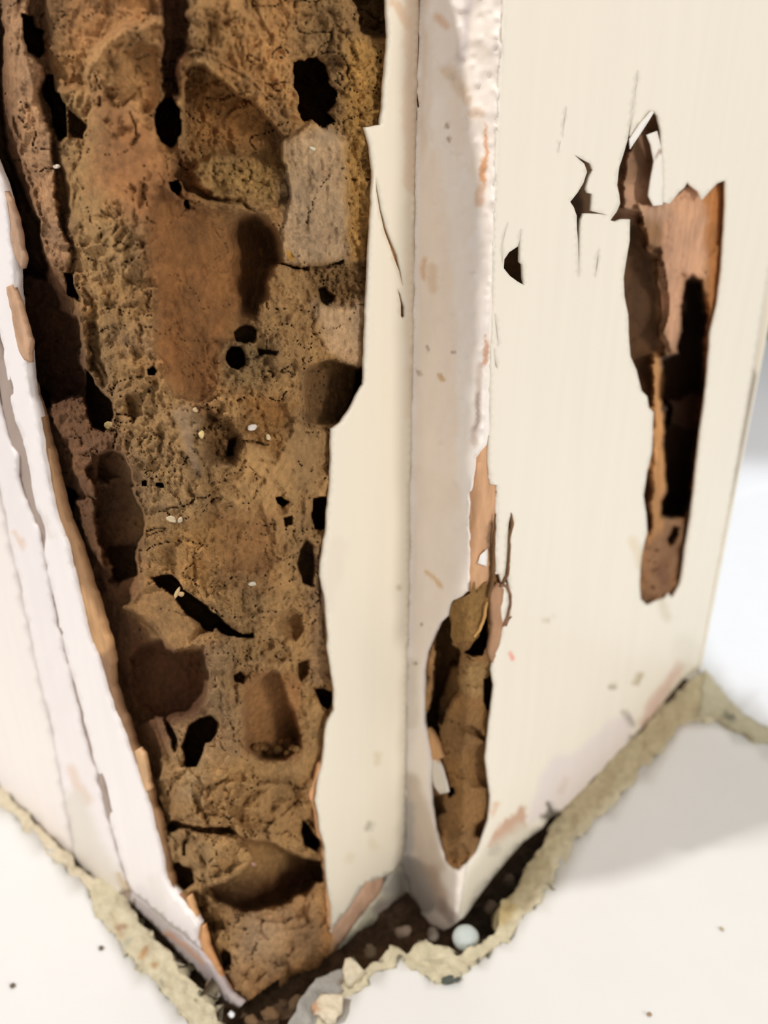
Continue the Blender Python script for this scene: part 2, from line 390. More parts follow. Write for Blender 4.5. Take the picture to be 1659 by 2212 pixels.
# grey cement chunk
ch = sheet('cement_chunk', [(600, 2260), (628, 2200), (652, 2152), (684, 2116), (716, 2102), (742, 2092), (748, 2138), (704, 2170), (690, 2196), (676, 2260)], [], tfloor(0.0), M_mortar, None, (172, 168, 160),
           [([(735, 2120), (742, 2128)], (140, 80, 50), 4, .8, 5)], step=6, thick=0.012, lift=-0.0005, jit=4, und=lambda x, y: 0.0022 * fbm(x, y, 60, 4, 9), seed=8, origin=tuple(floor_pt(690, 2150)))
tag(ch, 'grey cement chunk with sharp broken edge wedged beside the foot of the rotten post', 'cement')
k1 = sheet('mortar_flake', [(738, 2092), (744, 2070), (757, 2066), (772, 2082), (786, 2098), (768, 2112), (748, 2120)], [], tfloor(0.004), M_mortar, None, (226, 214, 186), [], step=5, thick=0.004, jit=2, und=lambda x, y: 0.0015 * fbm(x, y, 20, 3, 2), seed=9, origin=tuple(floor_pt(760, 2090, .004)))
tag(k1, 'pale curled mortar flake standing at the tip of the grey cement chunk', 'mortar flake')
k2 = sheet('mortar_flake', [(680, 2160), (700, 2146), (742, 2150), (740, 2180), (722, 2206), (696, 2200), (684, 2182)], [], tfloor(0.005), M_mortar, None, (232, 218, 190), [([(684, 2162), (690, 2185)], (205, 130, 70), 4, .6, 4)], step=5, thick=0.004, jit=3, und=lambda x, y: 0.0016 * fbm(x, y, 24, 3, 6), seed=10, origin=tuple(floor_pt(710, 2175, .005)))
tag(k2, 'cream mortar flake with an orange rim lying on the grey cement chunk', 'mortar flake')
rock('pebble', tuple(floor_pt(1006, 2026, -.003)), 0.0066, M_flake, (186, 194, 190), 'smooth pale grey round pebble in the joint under the right corner of the door frame', 'pebble', 3, (1, 1, .85), amp=.03)
rock('tile_chip', tuple(floor_pt(972, 2116, .0015)), 0.0048, M_mortar, (88, 94, 86), 'dark grey oblong chip lying on the white tile beside the mortar point', 'chip', 5, (1.25, .42, .35), rot=.25)
for i, (px, py, r, c, lb, ct) in enumerate([
    (218, 2048, .0012, (120, 105, 85), 'tiny dark grit grain on the white tile left of the stained mortar strip', 'grit'),
    (27, 2128, .0012, (125, 110, 95), 'tiny grit grain on the white tile nearest the lower left corner', 'grit'),
    (1558, 2006, .001, (190, 175, 140), 'tiny tan grit grain on the lit tile at the lower right', 'grit'),
    (1401, 2190, .001, (170, 140, 110), 'tiny brown grit grain at the bottom edge of the lower right tile', 'grit'),
    (472, 2140, .0026, (214, 204, 186), 'small pale crumb in the dirt by the left foot of the rotten post', 'crumb'),
    (500, 2192, .0016, (236, 240, 240), 'tiny white crumb in the dirt at the very tip of the post', 'crumb'),
    (585, 2190, .004, (120, 92, 62), 'round brown clod in the dirt below the tip of the post', 'clod'),
    (455, 2125, .0022, (150, 122, 96), 'small brown crumb left of the pale crumb in the dirt', 'crumb'),
    (640, 2170, .0035, (105, 82, 56), 'dark clod beside the grey cement chunk', 'clod'),
    (545, 2205, .003, (128, 100, 70), 'brown clod at the bottom edge of the picture in the dirt', 'clod'),
    (870, 2012, .0034, (146, 128, 112), 'pinkish brown clod in the joint under the putty band', 'clod'),
    (935, 2020, .0032, (140, 128, 118), 'grey brown clod just left of the round pebble', 'clod'),
    (800, 2058, .0036, (128, 112, 92), 'brown clod in the joint behind the curled mortar flake', 'clod'),
    (1060, 1960, .0038, (104, 88, 74), 'dark clod in the joint right of the round pebble', 'clod'),
    (1100, 1900, .0032, (92, 76, 64), 'dark clod deep in the shadowed joint under the right panel', 'clod')]):
    z = .0008 if ct == 'grit' else -.009
    rock(ct + ('_grain' if ct == 'grit' else ''), tuple(floor_pt(px, py, z)), r, M_flake if c[0] > 200 else M_mortar, c, lb, ct, 20 + i, (1.1, .9, .75), rot=i)

# ------------------------------------------------------------------ door frame (jamb)
T3 = (float(TIP[0]), float(TIP[1]), 0.0)
JAMB = empty('wooden_post', T3, 'cream painted wooden door frame post with its corner eaten away by termites', 'post')
RE = [(836, -140), (836, 0), (839, 80), (834, 160), (829, 215), (824, 268), (806, 272), (789, 276), (793, 290), (800, 312), (807, 370), (803, 450), (798, 560), (793, 640), (791, 720), (788, 790), (787, 830), (771, 856), (757, 885), (737, 912), (717, 928), (717, 990), (714, 1060), (708, 1110), (706, 1150), (698, 1188), (695, 1215), (693, 1245), (700, 1275), (704, 1300),
      (708, 1340), (710, 1400), (716, 1440), (722, 1490), (722, 1535), (708, 1560), (703, 1590), (699, 1640), (690, 1680), (682, 1730), (690, 1762), (692, 1795), (703, 1830), (704, 1880), (711, 1930), (716, 1960), (716, 2020), (712, 2062)]
LE = [(-90, 150), (-40, 300), (0, 395), (12, 440), (20, 500), (28, 560), (31, 640), (42, 700), (55, 760), (62, 830), (78, 900), (90, 960), (103, 1040), (122, 1120), (146, 1180), (158, 1240), (172, 1300), (192, 1380), (212, 1430), (226, 1478), (246, 1540), (268, 1590), (286, 1645), (306, 1700), (322, 1750), (336, 1800), (350, 1850), (352, 1880), (366, 1915), (400, 1955), (418, 1985), (429, 2000), (426, 2030), (430, 2050), (462, 2098), (492, 2145)]
WOOD = [(-150, -140)] + RE + [(700, 2092), (660, 2096), (620, 2104), (590, 2124), (560, 2146), (532, 2168), (512, 2168)] + LE[::-1]

R = Relief(-150, 900, -446, 2190, 3, 6.0, seed=0)
L, B, Ad, K = R.level, R.bowl, R.add, R.kind
# broad body: recessed left trench, forward mud pillar
L([(-100, -150), (130, -150), (125, 100), (110, 250), (150, 420), (160, 600), (190, 800), (250, 900), (290, 1060), (312, 1130), (300, 1240), (270, 1320), (340, 1380), (440, 1420), (440, 1520), (360, 1640), (330, 1700), (250, 1560), (180, 1350), (110, 1100), (40, 780), (-10, 500), (-100, 250)], 17, 22, 6, (3, 0), rough=.7)
# ---- top left pillar and hollows
L([(8, -140), (70, -140), (60, 20), (52, 60), (60, 120), (98, 150), (88, 200), (100, 260), (112, 300), (120, 420), (150, 520), (165, 640), (130, 620), (95, 560), (70, 470), (62, 400), (30, 290), (6, 180), (14, 100)], 6, 10, 5, (-4, 0), rough=.8)
L([(-60, -20), (4, 20), (6, 110), (-2, 170), (8, 260), (18, 330), (50, 410), (25, 420), (0, 360), (-60, 300)], 34, 10, 3)
L([(110, -140), (345, -140), (348, 60), (280, 55), (200, 110), (190, 200), (165, 190), (120, 190), (100, 120), (100, 40)], 13, 22, 5, (0, 3), rough=.45)
L([(45, 36), (70, 38), (73, 60), (95, 70), (98, 112), (84, 126), (60, 112), (52, 78)], 44, 5, 3)
L([(92, 190), (98, 168), (116, 164), (120, 196), (138, 226), (142, 292), (124, 298), (112, 276), (108, 232)], 42, 5, 3)
# arch mound
L([(180, 210), (186, 140), (215, 90), (290, 50), (345, 36), (372, 34), (386, 52), (352, 66), (345, 110), (352, 190), (335, 245), (300, 250), (250, 235), (200, 240)], 7.5, 12, 5, (3, 0))
B([(262, 112), (300, 90), (338, 96), (346, 150), (342, 215), (318, 250), (262, 232), (255, 170)], 5, 26, 3, .35)
Ad([(196, 135), (230, 96), (290, 66), (340, 50), (376, 40)], -2.5, 10, 4, line=8)
# maroon chute with black hole
L([(348, -140), (410, -140), (412, 60), (408, 108), (388, 130), (386, 205), (348, 215), (352, 110), (350, 40)], 18, 12, 5, (0, 4), rough=.9)
L([(340, 225), (352, 212), (368, 210), (380, 226), (390, 245), (389, 275), (384, 310), (374, 322), (352, 308), (336, 288), (333, 250)], 58, 5, 3)
# spire plate
Ad([(184, 250), (196, 240), (212, 238), (212, 200), (224, 186), (238, 222), (262, 246), (282, 226), (300, 207), (318, 240), (332, 262), (342, 320), (366, 390), (420, 470), (440, 640), (330, 760), (200, 700), (160, 480), (186, 330)], -7.5, 7, 5, fade=(260, 700))
Ad([(216, 250), (222, 320), (212, 420)], -1.6, 12, 3, line=5)
L([(142, 232), (186, 262), (184, 300), (160, 296), (144, 286)], 18, 8, 4)
# cup right of the chute
L([(398, 140), (430, 118), (480, 150), (545, 205), (592, 240), (615, 300), (640, 420), (560, 455), (470, 440), (400, 430), (368, 385), (388, 330), (392, 220)], 17, 14, 5, (-4, -3), rough=.8, crumb=.35)
L([(392, 128), (410, 112), (436, 104), (470, 120), (520, 150), (590, 215), (618, 260), (636, 300), (612, 300), (580, 262), (520, 205), (450, 150), (420, 140), (402, 165), (396, 260), (398, 330), (386, 330), (386, 220)], 5, 7, 4)
L([(420, 345), (470, 330), (560, 340), (612, 350), (620, 420), (560, 455), (470, 436), (420, 400)], 9, 16, 5, (0, -6), crumb=1.0)
L([(362, 380), (378, 378), (410, 412), (450, 436), (520, 448), (565, 458), (520, 466), (450, 452), (410, 446), (380, 420)], 5.5, 6, 4)
L([(363, 392), (384, 388), (392, 408), (384, 422), (368, 412)], 30, 4, 2)
L([(397, 434), (406, 432), (408, 450), (399, 452)], 24, 3, 2)
# region above the big black hole
L([(410, -140), (760, -140), (780, 60), (740, 160), (640, 140), (636, 250), (600, 240), (520, 160), (440, 104), (412, 90)], 5, 24, 6, (0, 2.5), crumb=.35)
Ad([(600, 150), (640, 150), (648, 210), (650, 262), (620, 250), (590, 200)], -3.5, 16, 4)
L([(632, 146), (644, 138), (658, 146), (672, 130), (688, 127), (706, 144), (710, 172), (722, 196), (724, 220), (706, 236), (720, 254), (706, 262), (694, 276), (676, 262), (654, 266), (646, 236), (634, 190)], 75, 4, 5)
L([(764, -140), (842, -140), (842, 78), (806, 84), (790, 70), (772, 20)], 34, 7, 4)
# right gritty column
K([(724, 60), (840, 90), (835, 270), (800, 300), (806, 600), (752, 600), (748, 300), (724, 270)], 12, crumb=.9)
# pale fibrous block
L([(610, 318), (622, 306), (646, 286), (672, 270), (700, 276), (748, 300), (756, 420), (754, 545), (742, 560), (690, 582), (660, 572), (612, 570), (604, 540), (616, 470), (622, 420), (612, 360)], 3, 7, 4, (1.5, 1), rough=.55, fib=1, crumb=0)
Ad([(614, 312), (618, 420)], -1.4, 6, 3, line=5)
L([(612, 568), (650, 574), (700, 574), (740, 562), (742, 572), (700, 582), (640, 580), (606, 578)], 13, 4, 3)
# big smooth channel with tunnel
B([(345, 402), (400, 440), (470, 456), (560, 462), (600, 520), (604, 570), (576, 600), (566, 650), (522, 720), (484, 760), (470, 830), (430, 876), (376, 862), (338, 760), (318, 600), (322, 470)], 7.5, 90, 3, .25)
L([(510, 470), (552, 462), (584, 490), (602, 528), (607, 564), (578, 588), (572, 640), (552, 690), (530, 680), (512, 600), (500, 520)], 30, 34, 3, (28, 0), rough=.25)
# nose plate
L([(576, 596), (602, 570), (652, 574), (660, 606), (664, 660), (672, 700), (704, 752), (786, 790), (700, 790), (664, 800), (648, 850), (560, 900), (560, 780), (568, 720), (548, 690), (570, 640)], 4, 6, 6, (-1, 1))
Ad([(655, 575), (665, 640), (668, 700)], 1.5, 6, 3, line=4)
L([(664, 566), (700, 578), (760, 562), (796, 566), (788, 640), (756, 668), (700, 660), (668, 640)], 7, 12, 6, crumb=1.5)
L([(686, 622), (704, 618), (716, 640), (706, 660), (688, 654)], 17, 6, 4)
L([(680, 656), (752, 668), (796, 640), (790, 780), (770, 800), (706, 754), (676, 706)], 3.2, 10, 4, (1, 0), rough=.5, fib=1.4, crumb=0)
# round hole with crusty rim
L([(470, 740), (520, 726), (560, 740), (600, 790), (580, 860), (520, 860), (476, 820)], 7, 16, 5, crumb=1)
L([(508, 716), (528, 704), (552, 716), (548, 742), (524, 744), (508, 736)], 22, 6, 4)
L([(491, 762), (502, 750), (518, 750), (530, 764), (529, 784), (516, 797), (500, 794), (490, 780)], 38, 4, 2)
L([(556, 756), (600, 760), (598, 768), (560, 766)], 16, 3, 2)
# big cavity by the right edge
L([(656, 812), (676, 786), (720, 782), (772, 796), (792, 792), (790, 836), (762, 884), (738, 914), (706, 918), (660, 912), (654, 856)], 19, 6, 3, (16, 0), rough=.7, crumb=.7)
L([(770, 802), (800, 790), (800, 840), (780, 866), (762, 880), (766, 840)], 52, 5, 2)
# ---- left dark trench
L([(25, 395), (48, 400), (62, 452), (82, 480), (96, 556), (106, 606), (108, 660), (80, 700), (60, 640), (44, 560), (34, 470)], 38, 12, 4, rough=.6)
L([(58, 590), (104, 606), (170, 700), (182, 790), (188, 860), (120, 870), (92, 840), (62, 760), (48, 660)], 30, 9, 6, (10, 0), rough=.8, crumb=.35)
L([(140, 592), (156, 590), (166, 610), (166, 650), (148, 634)], 46, 4, 2)
L([(62, 836), (84, 830), (108, 848), (110, 880), (86, 890), (68, 872)], 46, 6, 3)
# ---- main mud slab of the centre
L([(164, 592), (190, 580), (330, 620), (340, 760), (380, 860), (430, 880), (500, 840), (560, 900), (650, 920), (716, 930), (714, 1080), (700, 1200), (694, 1240), (700, 1300), (640, 1330), (570, 1366), (532, 1372), (484, 1340), (440, 1312), (400, 1276), (346, 1244), (300, 1216), (304, 1180), (316, 1132), (290, 1060), (268, 1000), (248, 970), (252, 938), (244, 898), (214, 858), (190, 800), (178, 740), (170, 680)], 3.2, 5, 7, (-.4, .3), crumb=.35)
Ad([(190, 640), (220, 640), (260, 800), (248, 880), (216, 840), (190, 740)], 3, 10, 5)
K([(345, 620), (440, 600), (560, 640), (484, 760), (470, 830), (430, 878), (376, 864), (340, 780)], 14, rough=.3, crumb=0)
B([(200, 600), (250, 590), (330, 600), (325, 640), (240, 650), (205, 630)], 2.5, 26, 5, .8)
L([(195, 612), (215, 606), (236, 650), (268, 664), (300, 650), (290, 664), (256, 676), (226, 668), (206, 640)], 3.5, 5, 4)
L([(190, 700), (206, 690), (214, 740), (236, 830), (226, 840), (200, 790)], 11, 6, 4)
L([(318, 798), (328, 792), (336, 800), (332, 810), (320, 810)], 28, 3, 2)
B([(270, 850), (312, 840), (316, 900), (290, 910), (274, 890)], 6, 18, 5, .8)
K([(190, 880), (420, 930), (420, 1060), (320, 1060), (270, 960)], 20, crumb=.95)
K([(470, 780), (640, 930), (620, 1000), (520, 960), (440, 1030), (400, 900)], 20, crumb=1.1)
K([(300, 1030), (560, 1040), (560, 1120), (320, 1120)], 30, crumb=.6)
L([(448, 880), (500, 900), (520, 960), (512, 1000), (470, 1000), (430, 960), (440, 910)], 11, 18, 6, crumb=1.4)
L([(490, 948), (506, 944), (506, 978), (490, 980)], 24, 8, 3)
B([(520, 880), (560, 850), (620, 870), (640, 930), (600, 990), (530, 960)], 3, 40, 4, .5)
Ad([(372, 886), (392, 880), (410, 900), (414, 950), (430, 1010), (424, 1030), (408, 990), (390, 950)], -2.6, 8, 3)
L([(510, 950), (560, 956), (590, 960), (560, 962), (512, 955)], 9, 2, 2)
B([(430, 1090), (560, 1080), (600, 1150), (590, 1230), (470, 1240), (440, 1180)], 2.5, 50, 4, .6)
L([(336, 1044), (354, 1047), (352, 1053), (338, 1051)], 26, 2.5, 1)
L([(308, 1040), (318, 1038), (316, 1050), (308, 1048)], 20, 3, 1)
L([(596, 1072), (612, 1070), (624, 1084), (616, 1092), (602, 1086)], 26, 4, 2)
L([(610, 1118), (630, 1114), (630, 1134), (616, 1138)], 16, 5, 2)
Ad([(425, 1200), (432, 1270), (445, 1305)], -2.2, 7, 3, line=6)
Ad([(570, 1000), (600, 1100), (610, 1200), (600, 1290)], -2.0, 14, 4, line=10)
# left brackets
L([(112, 872), (150, 860), (186, 862), (196, 900), (240, 922), (252, 944), (244, 984), (196, 990), (192, 1020), (214, 1060), (206, 1086), (182, 1074), (164, 1040), (150, 960), (124, 920), (100, 900)], 9, 7, 5, (-2, 0), crumb=.5)
L([(188, 800), (206, 826), (242, 868), (246, 914), (224, 932), (202, 920), (188, 880)], 44, 6, 3)
L([(212, 986), (240, 974), (264, 980), (280, 1010), (292, 1056), (250, 1062), (216, 1032)], 27, 6, 3)
L([(212, 1064), (234, 1038), (264, 1040), (292, 1076), (312, 1108), (316, 1132), (296, 1180), (302, 1240), (262, 1262), (222, 1190), (206, 1106)], 30, 6, 4, (8, 0), rough=.4)
L([(236, 1180), (300, 1176), (304, 1240), (262, 1262), (240, 1230)], 40, 10, 4)
L([(125, 1056), (148, 1052), (160, 1060), (166, 1074), (156, 1106), (136, 1112), (126, 1088)], 52, 4, 2)
L([(160, 1078), (200, 1080), (218, 1160), (226, 1250), (206, 1240), (180, 1160)], 11, 8, 4, rough=.4, fib=.5)
# lower left smooth hollow
L([(196, 1200), (262, 1262), (300, 1250), (276, 1312), (330, 1350), (364, 1400), (440, 1412), (446, 1500), (392, 1556), (290, 1560), (240, 1480), (196, 1370)], 24, 10, 5, (7, 0), rough=.6)
L([(282, 1424), (306, 1394), (352, 1382), (372, 1402), (398, 1412), (438, 1398), (448, 1440), (444, 1500), (404, 1538), (352, 1550), (300, 1514), (284, 1470)], 38, 16, 3, (16, -8), rough=.3)
L([(196, 1408), (224, 1412), (236, 1450), (256, 1520), (244, 1540), (220, 1470)], 8, 6, 3, rough=.6)
# hanging plate
L([(266, 1312), (290, 1298), (322, 1262), (350, 1250), (386, 1262), (410, 1304), (462, 1338), (480, 1352), (430, 1374), (408, 1404), (380, 1412), (358, 1400), (334, 1352), (300, 1334)], 10.5, 5, 3, (3, 0), rough=.35)
L([(296, 1190), (310, 1180), (312, 1222), (356, 1246), (322, 1262), (298, 1250)], 9, 5, 3)
L([(328, 1246), (350, 1240), (380, 1250), (402, 1276), (440, 1310), (486, 1340), (530, 1370), (548, 1366), (544, 1376), (494, 1376), (440, 1350), (398, 1322), (376, 1290), (346, 1264)], 48, 4, 3)
# pillar below the crack
L([(430, 1382), (476, 1348), (500, 1374), (560, 1376), (640, 1340), (700, 1320), (716, 1480), (640, 1500), (590, 1448), (548, 1462), (524, 1500), (520, 1600), (476, 1600), (462, 1540), (444, 1500), (440, 1430)], 6, 6, 6, crumb=.55)
Ad([(448, 1420), (454, 1480), (470, 1560)], -2, 12, 4, line=14)
B([(600, 1326), (630, 1310), (652, 1330), (656, 1362), (640, 1384), (606, 1372), (590, 1350)], 10, 26, 3, .4)
L([(550, 1384), (620, 1378), (630, 1424), (560, 1430)], 9, 12, 5, rough=1)
L([(508, 1460), (520, 1450), (530, 1462), (524, 1474), (510, 1472)], 17, 4, 2)
L([(642, 1432), (664, 1424), (668, 1456), (650, 1468), (640, 1452)], 17, 6, 3)
Ad([(560, 1420), (600, 1412), (640, 1430), (680, 1470), (650, 1500), (600, 1450)], -1.5, 10, 4)
# membrane and lower holes
L([(370, 1560), (446, 1508), (480, 1520), (520, 1600), (560, 1650), (640, 1640), (700, 1560), (690, 1680), (600, 1700), (440, 1690), (390, 1650)], 8, 12, 4, rough=.5)
L([(524, 1530), (528, 1500), (556, 1464), (586, 1446), (602, 1456), (612, 1490), (634, 1540), (650, 1590), (646, 1612), (612, 1636), (560, 1638), (532, 1612)], 22, 12, 2, (10, 6), rough=.2)
L([(548, 1604), (570, 1592), (630, 1590), (646, 1606), (612, 1634), (566, 1636)], 24, 6, 2, crumb=1.6)
L([(430, 1552), (454, 1546), (471, 1562), (468, 1582), (452, 1604), (438, 1630), (424, 1656), (402, 1656), (394, 1614), (410, 1572)], 56, 5, 2)
L([(286, 1572), (310, 1556), (352, 1554), (362, 1600), (376, 1644), (340, 1636), (290, 1626), (272, 1600)], 20, 8, 3, (0, 3), rough=.4)
L([(338, 1550), (356, 1548), (364, 1580), (384, 1650), (374, 1652), (352, 1600)], 8, 5, 2)
L([(288, 1640), (296, 1620), (308, 1624), (318, 1680), (330, 1720), (314, 1716), (296, 1680)], 5, 5, 2, fib=1)
L([(684, 1492), (700, 1486), (716, 1494), (718, 1512), (708, 1530), (694, 1522)], 44, 4, 2)
L([(678, 1078), (692, 1072), (708, 1074), (708, 1108), (700, 1142), (684, 1140), (676, 1110)], 46, 4, 2)
L([(650, 1186), (666, 1166), (678, 1180), (680, 1220), (674, 1268), (652, 1262), (644, 1220)], 24, 5, 2, (20, 0))
# base part
L([(326, 1700), (440, 1690), (560, 1680), (690, 1690), (694, 1800), (640, 1790), (520, 1760), (360, 1780), (340, 1760)], 8, 12, 6, rough=1.1)
L([(316, 1680), (370, 1690), (384, 1760), (350, 1790), (334, 1760)], 13, 12, 5)
L([(354, 1786), (384, 1776), (440, 1786), (500, 1784), (520, 1800), (440, 1796), (366, 1800)], 22, 5, 4)
L([(352, 1866), (390, 1862), (412, 1872), (420, 1908), (396, 1922), (366, 1912)], 26, 6, 3)
L([(520, 1806), (548, 1812), (600, 1824), (650, 1850), (694, 1856), (704, 1890), (690, 1912), (650, 1930), (606, 1952), (540, 1968), (470, 1944), (440, 1922), (520, 1890), (540, 1850)], 34, 8, 3, (6, 8), rough=.25)
L([(352, 1820), (384, 1796), (430, 1800), (470, 1798), (500, 1806), (530, 1830), (540, 1862), (500, 1898), (450, 1924), (430, 1920), (420, 1870), (372, 1868)], 5, 6, 5, (-2, 0))
L([(398, 1800), (408, 1800), (404, 1850), (396, 1848)], 12, 4, 3)
L([(500, 1762), (560, 1790), (650, 1800), (668, 1840), (620, 1832), (560, 1812), (520, 1806)], 5, 5, 4)
L([(654, 1768), (668, 1784), (690, 1822), (680, 1838), (656, 1826), (652, 1796)], 48, 4, 2)
L([(366, 1922), (430, 1926), (500, 1960), (510, 1996), (470, 2040), (430, 2010), (400, 1960)], 17, 8, 6, rough=1.3)
L([(504, 1998), (540, 1968), (600, 1956), (660, 1930), (676, 1900), (700, 1900), (730, 1960), (730, 2080), (620, 2110), (540, 2180), (500, 2180), (490, 2100), (500, 2040)], 3.2, 7, 6, rough=1)
L([(440, 2010), (500, 2010), (504, 2050), (496, 2100), (480, 2100), (450, 2060)], 12, 6, 3)
L([(476, 2060), (486, 2048), (500, 2060), (500, 2086), (480, 2090)], 26, 5, 2)
RIM = lambda pts_, v, w=4, sft=5: Ad(pts_, -v, sft, 3, line=w)
RIM([(388, 330), (391, 250), (384, 215), (388, 150), (402, 120), (428, 108), (470, 122), (520, 152), (590, 218)], 3.2, 3)
RIM([(366, 386), (400, 424), (440, 440), (520, 452), (570, 458)], 3, 4)
RIM([(164, 596), (172, 690), (180, 750), (196, 805), (218, 858), (246, 900), (252, 945), (250, 975), (270, 1004), (290, 1060), (316, 1132), (304, 1180), (300, 1216), (346, 1246), (400, 1278), (440, 1314), (484, 1344), (532, 1372), (570, 1366)], 2.6, 5, 7)
RIM([(576, 600), (568, 650), (548, 690), (566, 720)], 2, 4)
RIM([(606, 575), (604, 540), (586, 492), (552, 460)], 2.2, 4)
RIM([(46, 60), (58, 150), (74, 220), (100, 290), (112, 300)], 3, 5, 8)
RIM([(22, 250), (40, 310), (66, 400), (84, 470), (100, 540)], 3, 5, 8)
RIM([(110, 520), (140, 530), (180, 540), (216, 532), (240, 500), (246, 480)], 2.6, 4)
RIM([(188, 700), (196, 660), (172, 620)], 2, 4); RIM([(200, 740), (214, 790), (236, 840), (250, 870)], 2, 4)
RIM([(266, 1312), (300, 1288), (330, 1258), (352, 1248)], 2, 4); RIM([(272, 1316), (300, 1336), (334, 1356), (358, 1402), (380, 1414), (408, 1404)], 1.6, 4)
RIM([(338, 1552), (356, 1548), (366, 1590), (384, 1650), (370, 1652)], 2.6, 3)
RIM([(372, 1562), (420, 1540), (446, 1512), (462, 1486)], 2.2, 5)
RIM([(656, 830), (668, 796), (700, 782), (760, 786)], 1.8, 4)
RIM([(492, 745), (524, 742), (540, 770), (530, 800)], 2, 5)
RIM([(150, 905), (190, 895), (240, 925), (250, 945)], 2, 5); RIM([(214, 1062), (236, 1034), (262, 1032)], 2, 4)
RIM([(470, 1380), (466, 1430), (480, 1500), (500, 1600)], 2, 5)
RIM([(560, 1000), (580, 1040), (572, 1090), (586, 1150)], 1.8, 6)
# chunky lumps low down
L([(440, 1608), (476, 1590), (512, 1577), (520, 1640), (512, 1672), (470, 1696), (444, 1694)], 4, 6, 5, (2, 0), rough=.6)
L([(369, 1664), (400, 1656), (440, 1690), (446, 1740), (440, 1774), (400, 1768), (378, 1730)], 4, 6, 5)
L([(318, 1682), (362, 1690), (374, 1740), (366, 1786), (340, 1770), (326, 1730)], 15, 8, 4)
L([(470, 1700), (540, 1690), (600, 1700), (680, 1690), (690, 1750), (620, 1790), (560, 1770), (490, 1750)], 5, 8, 7, (-1, 1))
L([(540, 1742), (600, 1738), (640, 1760), (620, 1800), (570, 1800)], 3, 8, 6)
RIM([(480, 1752), (530, 1790), (563, 1820), (610, 1828), (660, 1852)], 2.4, 6)
RIM([(510, 2010), (530, 1985), (560, 1972), (610, 1958), (640, 1936), (654, 1900), (680, 1888)], 2.4, 5)
L([(352, 1824), (376, 1806), (396, 1812), (398, 1850), (372, 1862)], 4, 5, 4)
L([(430, 1880), (460, 1870), (456, 1920), (434, 1926)], 3.5, 5, 3)
B([(480, 1850), (530, 1860), (500, 1890), (460, 1900)], 3, 16, 2, .5)
K([(300, 1640), (720, 1670), (720, 2180), (480, 2180)], 22, chunk=2.0)
K([(250, 880), (720, 930), (700, 1360), (480, 1340), (300, 1230)], 30, chunk=.6)
K([(410, -140), (840, -140), (840, 280), (640, 290), (420, 110)], 30, chunk=.5)
K([(180, 420), (330, 450), (330, 1000), (250, 960)], 30, chunk=.6)
K([(440, 1380), (700, 1380), (700, 1640), (640, 1640), (660, 1500), (600, 1440), (520, 1480), (500, 1620)], 14, chunk=.7)
K([(100, 870), (250, 920), (210, 1080), (150, 1000)], 14, chunk=.7)
R.finish(1.0)
inW = None
def core_mask(x, y):
    d = sdf(x, y, WOOD)
    lim = np.where((x > 600) | (y < 2060), -17, -1.0)
    return d > lim
# keep the wood behind the paint skins near the edges
dW = sdf(R.x, R.y, WOOD)
leftside = R.x < 0.113 * R.y + 275
R.D = np.maximum(R.D, np.where(leftside, 4.5 * sm((6 - dW) / 26) , 2.2 * sm((4 - dW) / 12)))
R.D = np.where((dW < 0), np.maximum(R.D, np.where(leftside, 6.5, 3.0)), R.D)

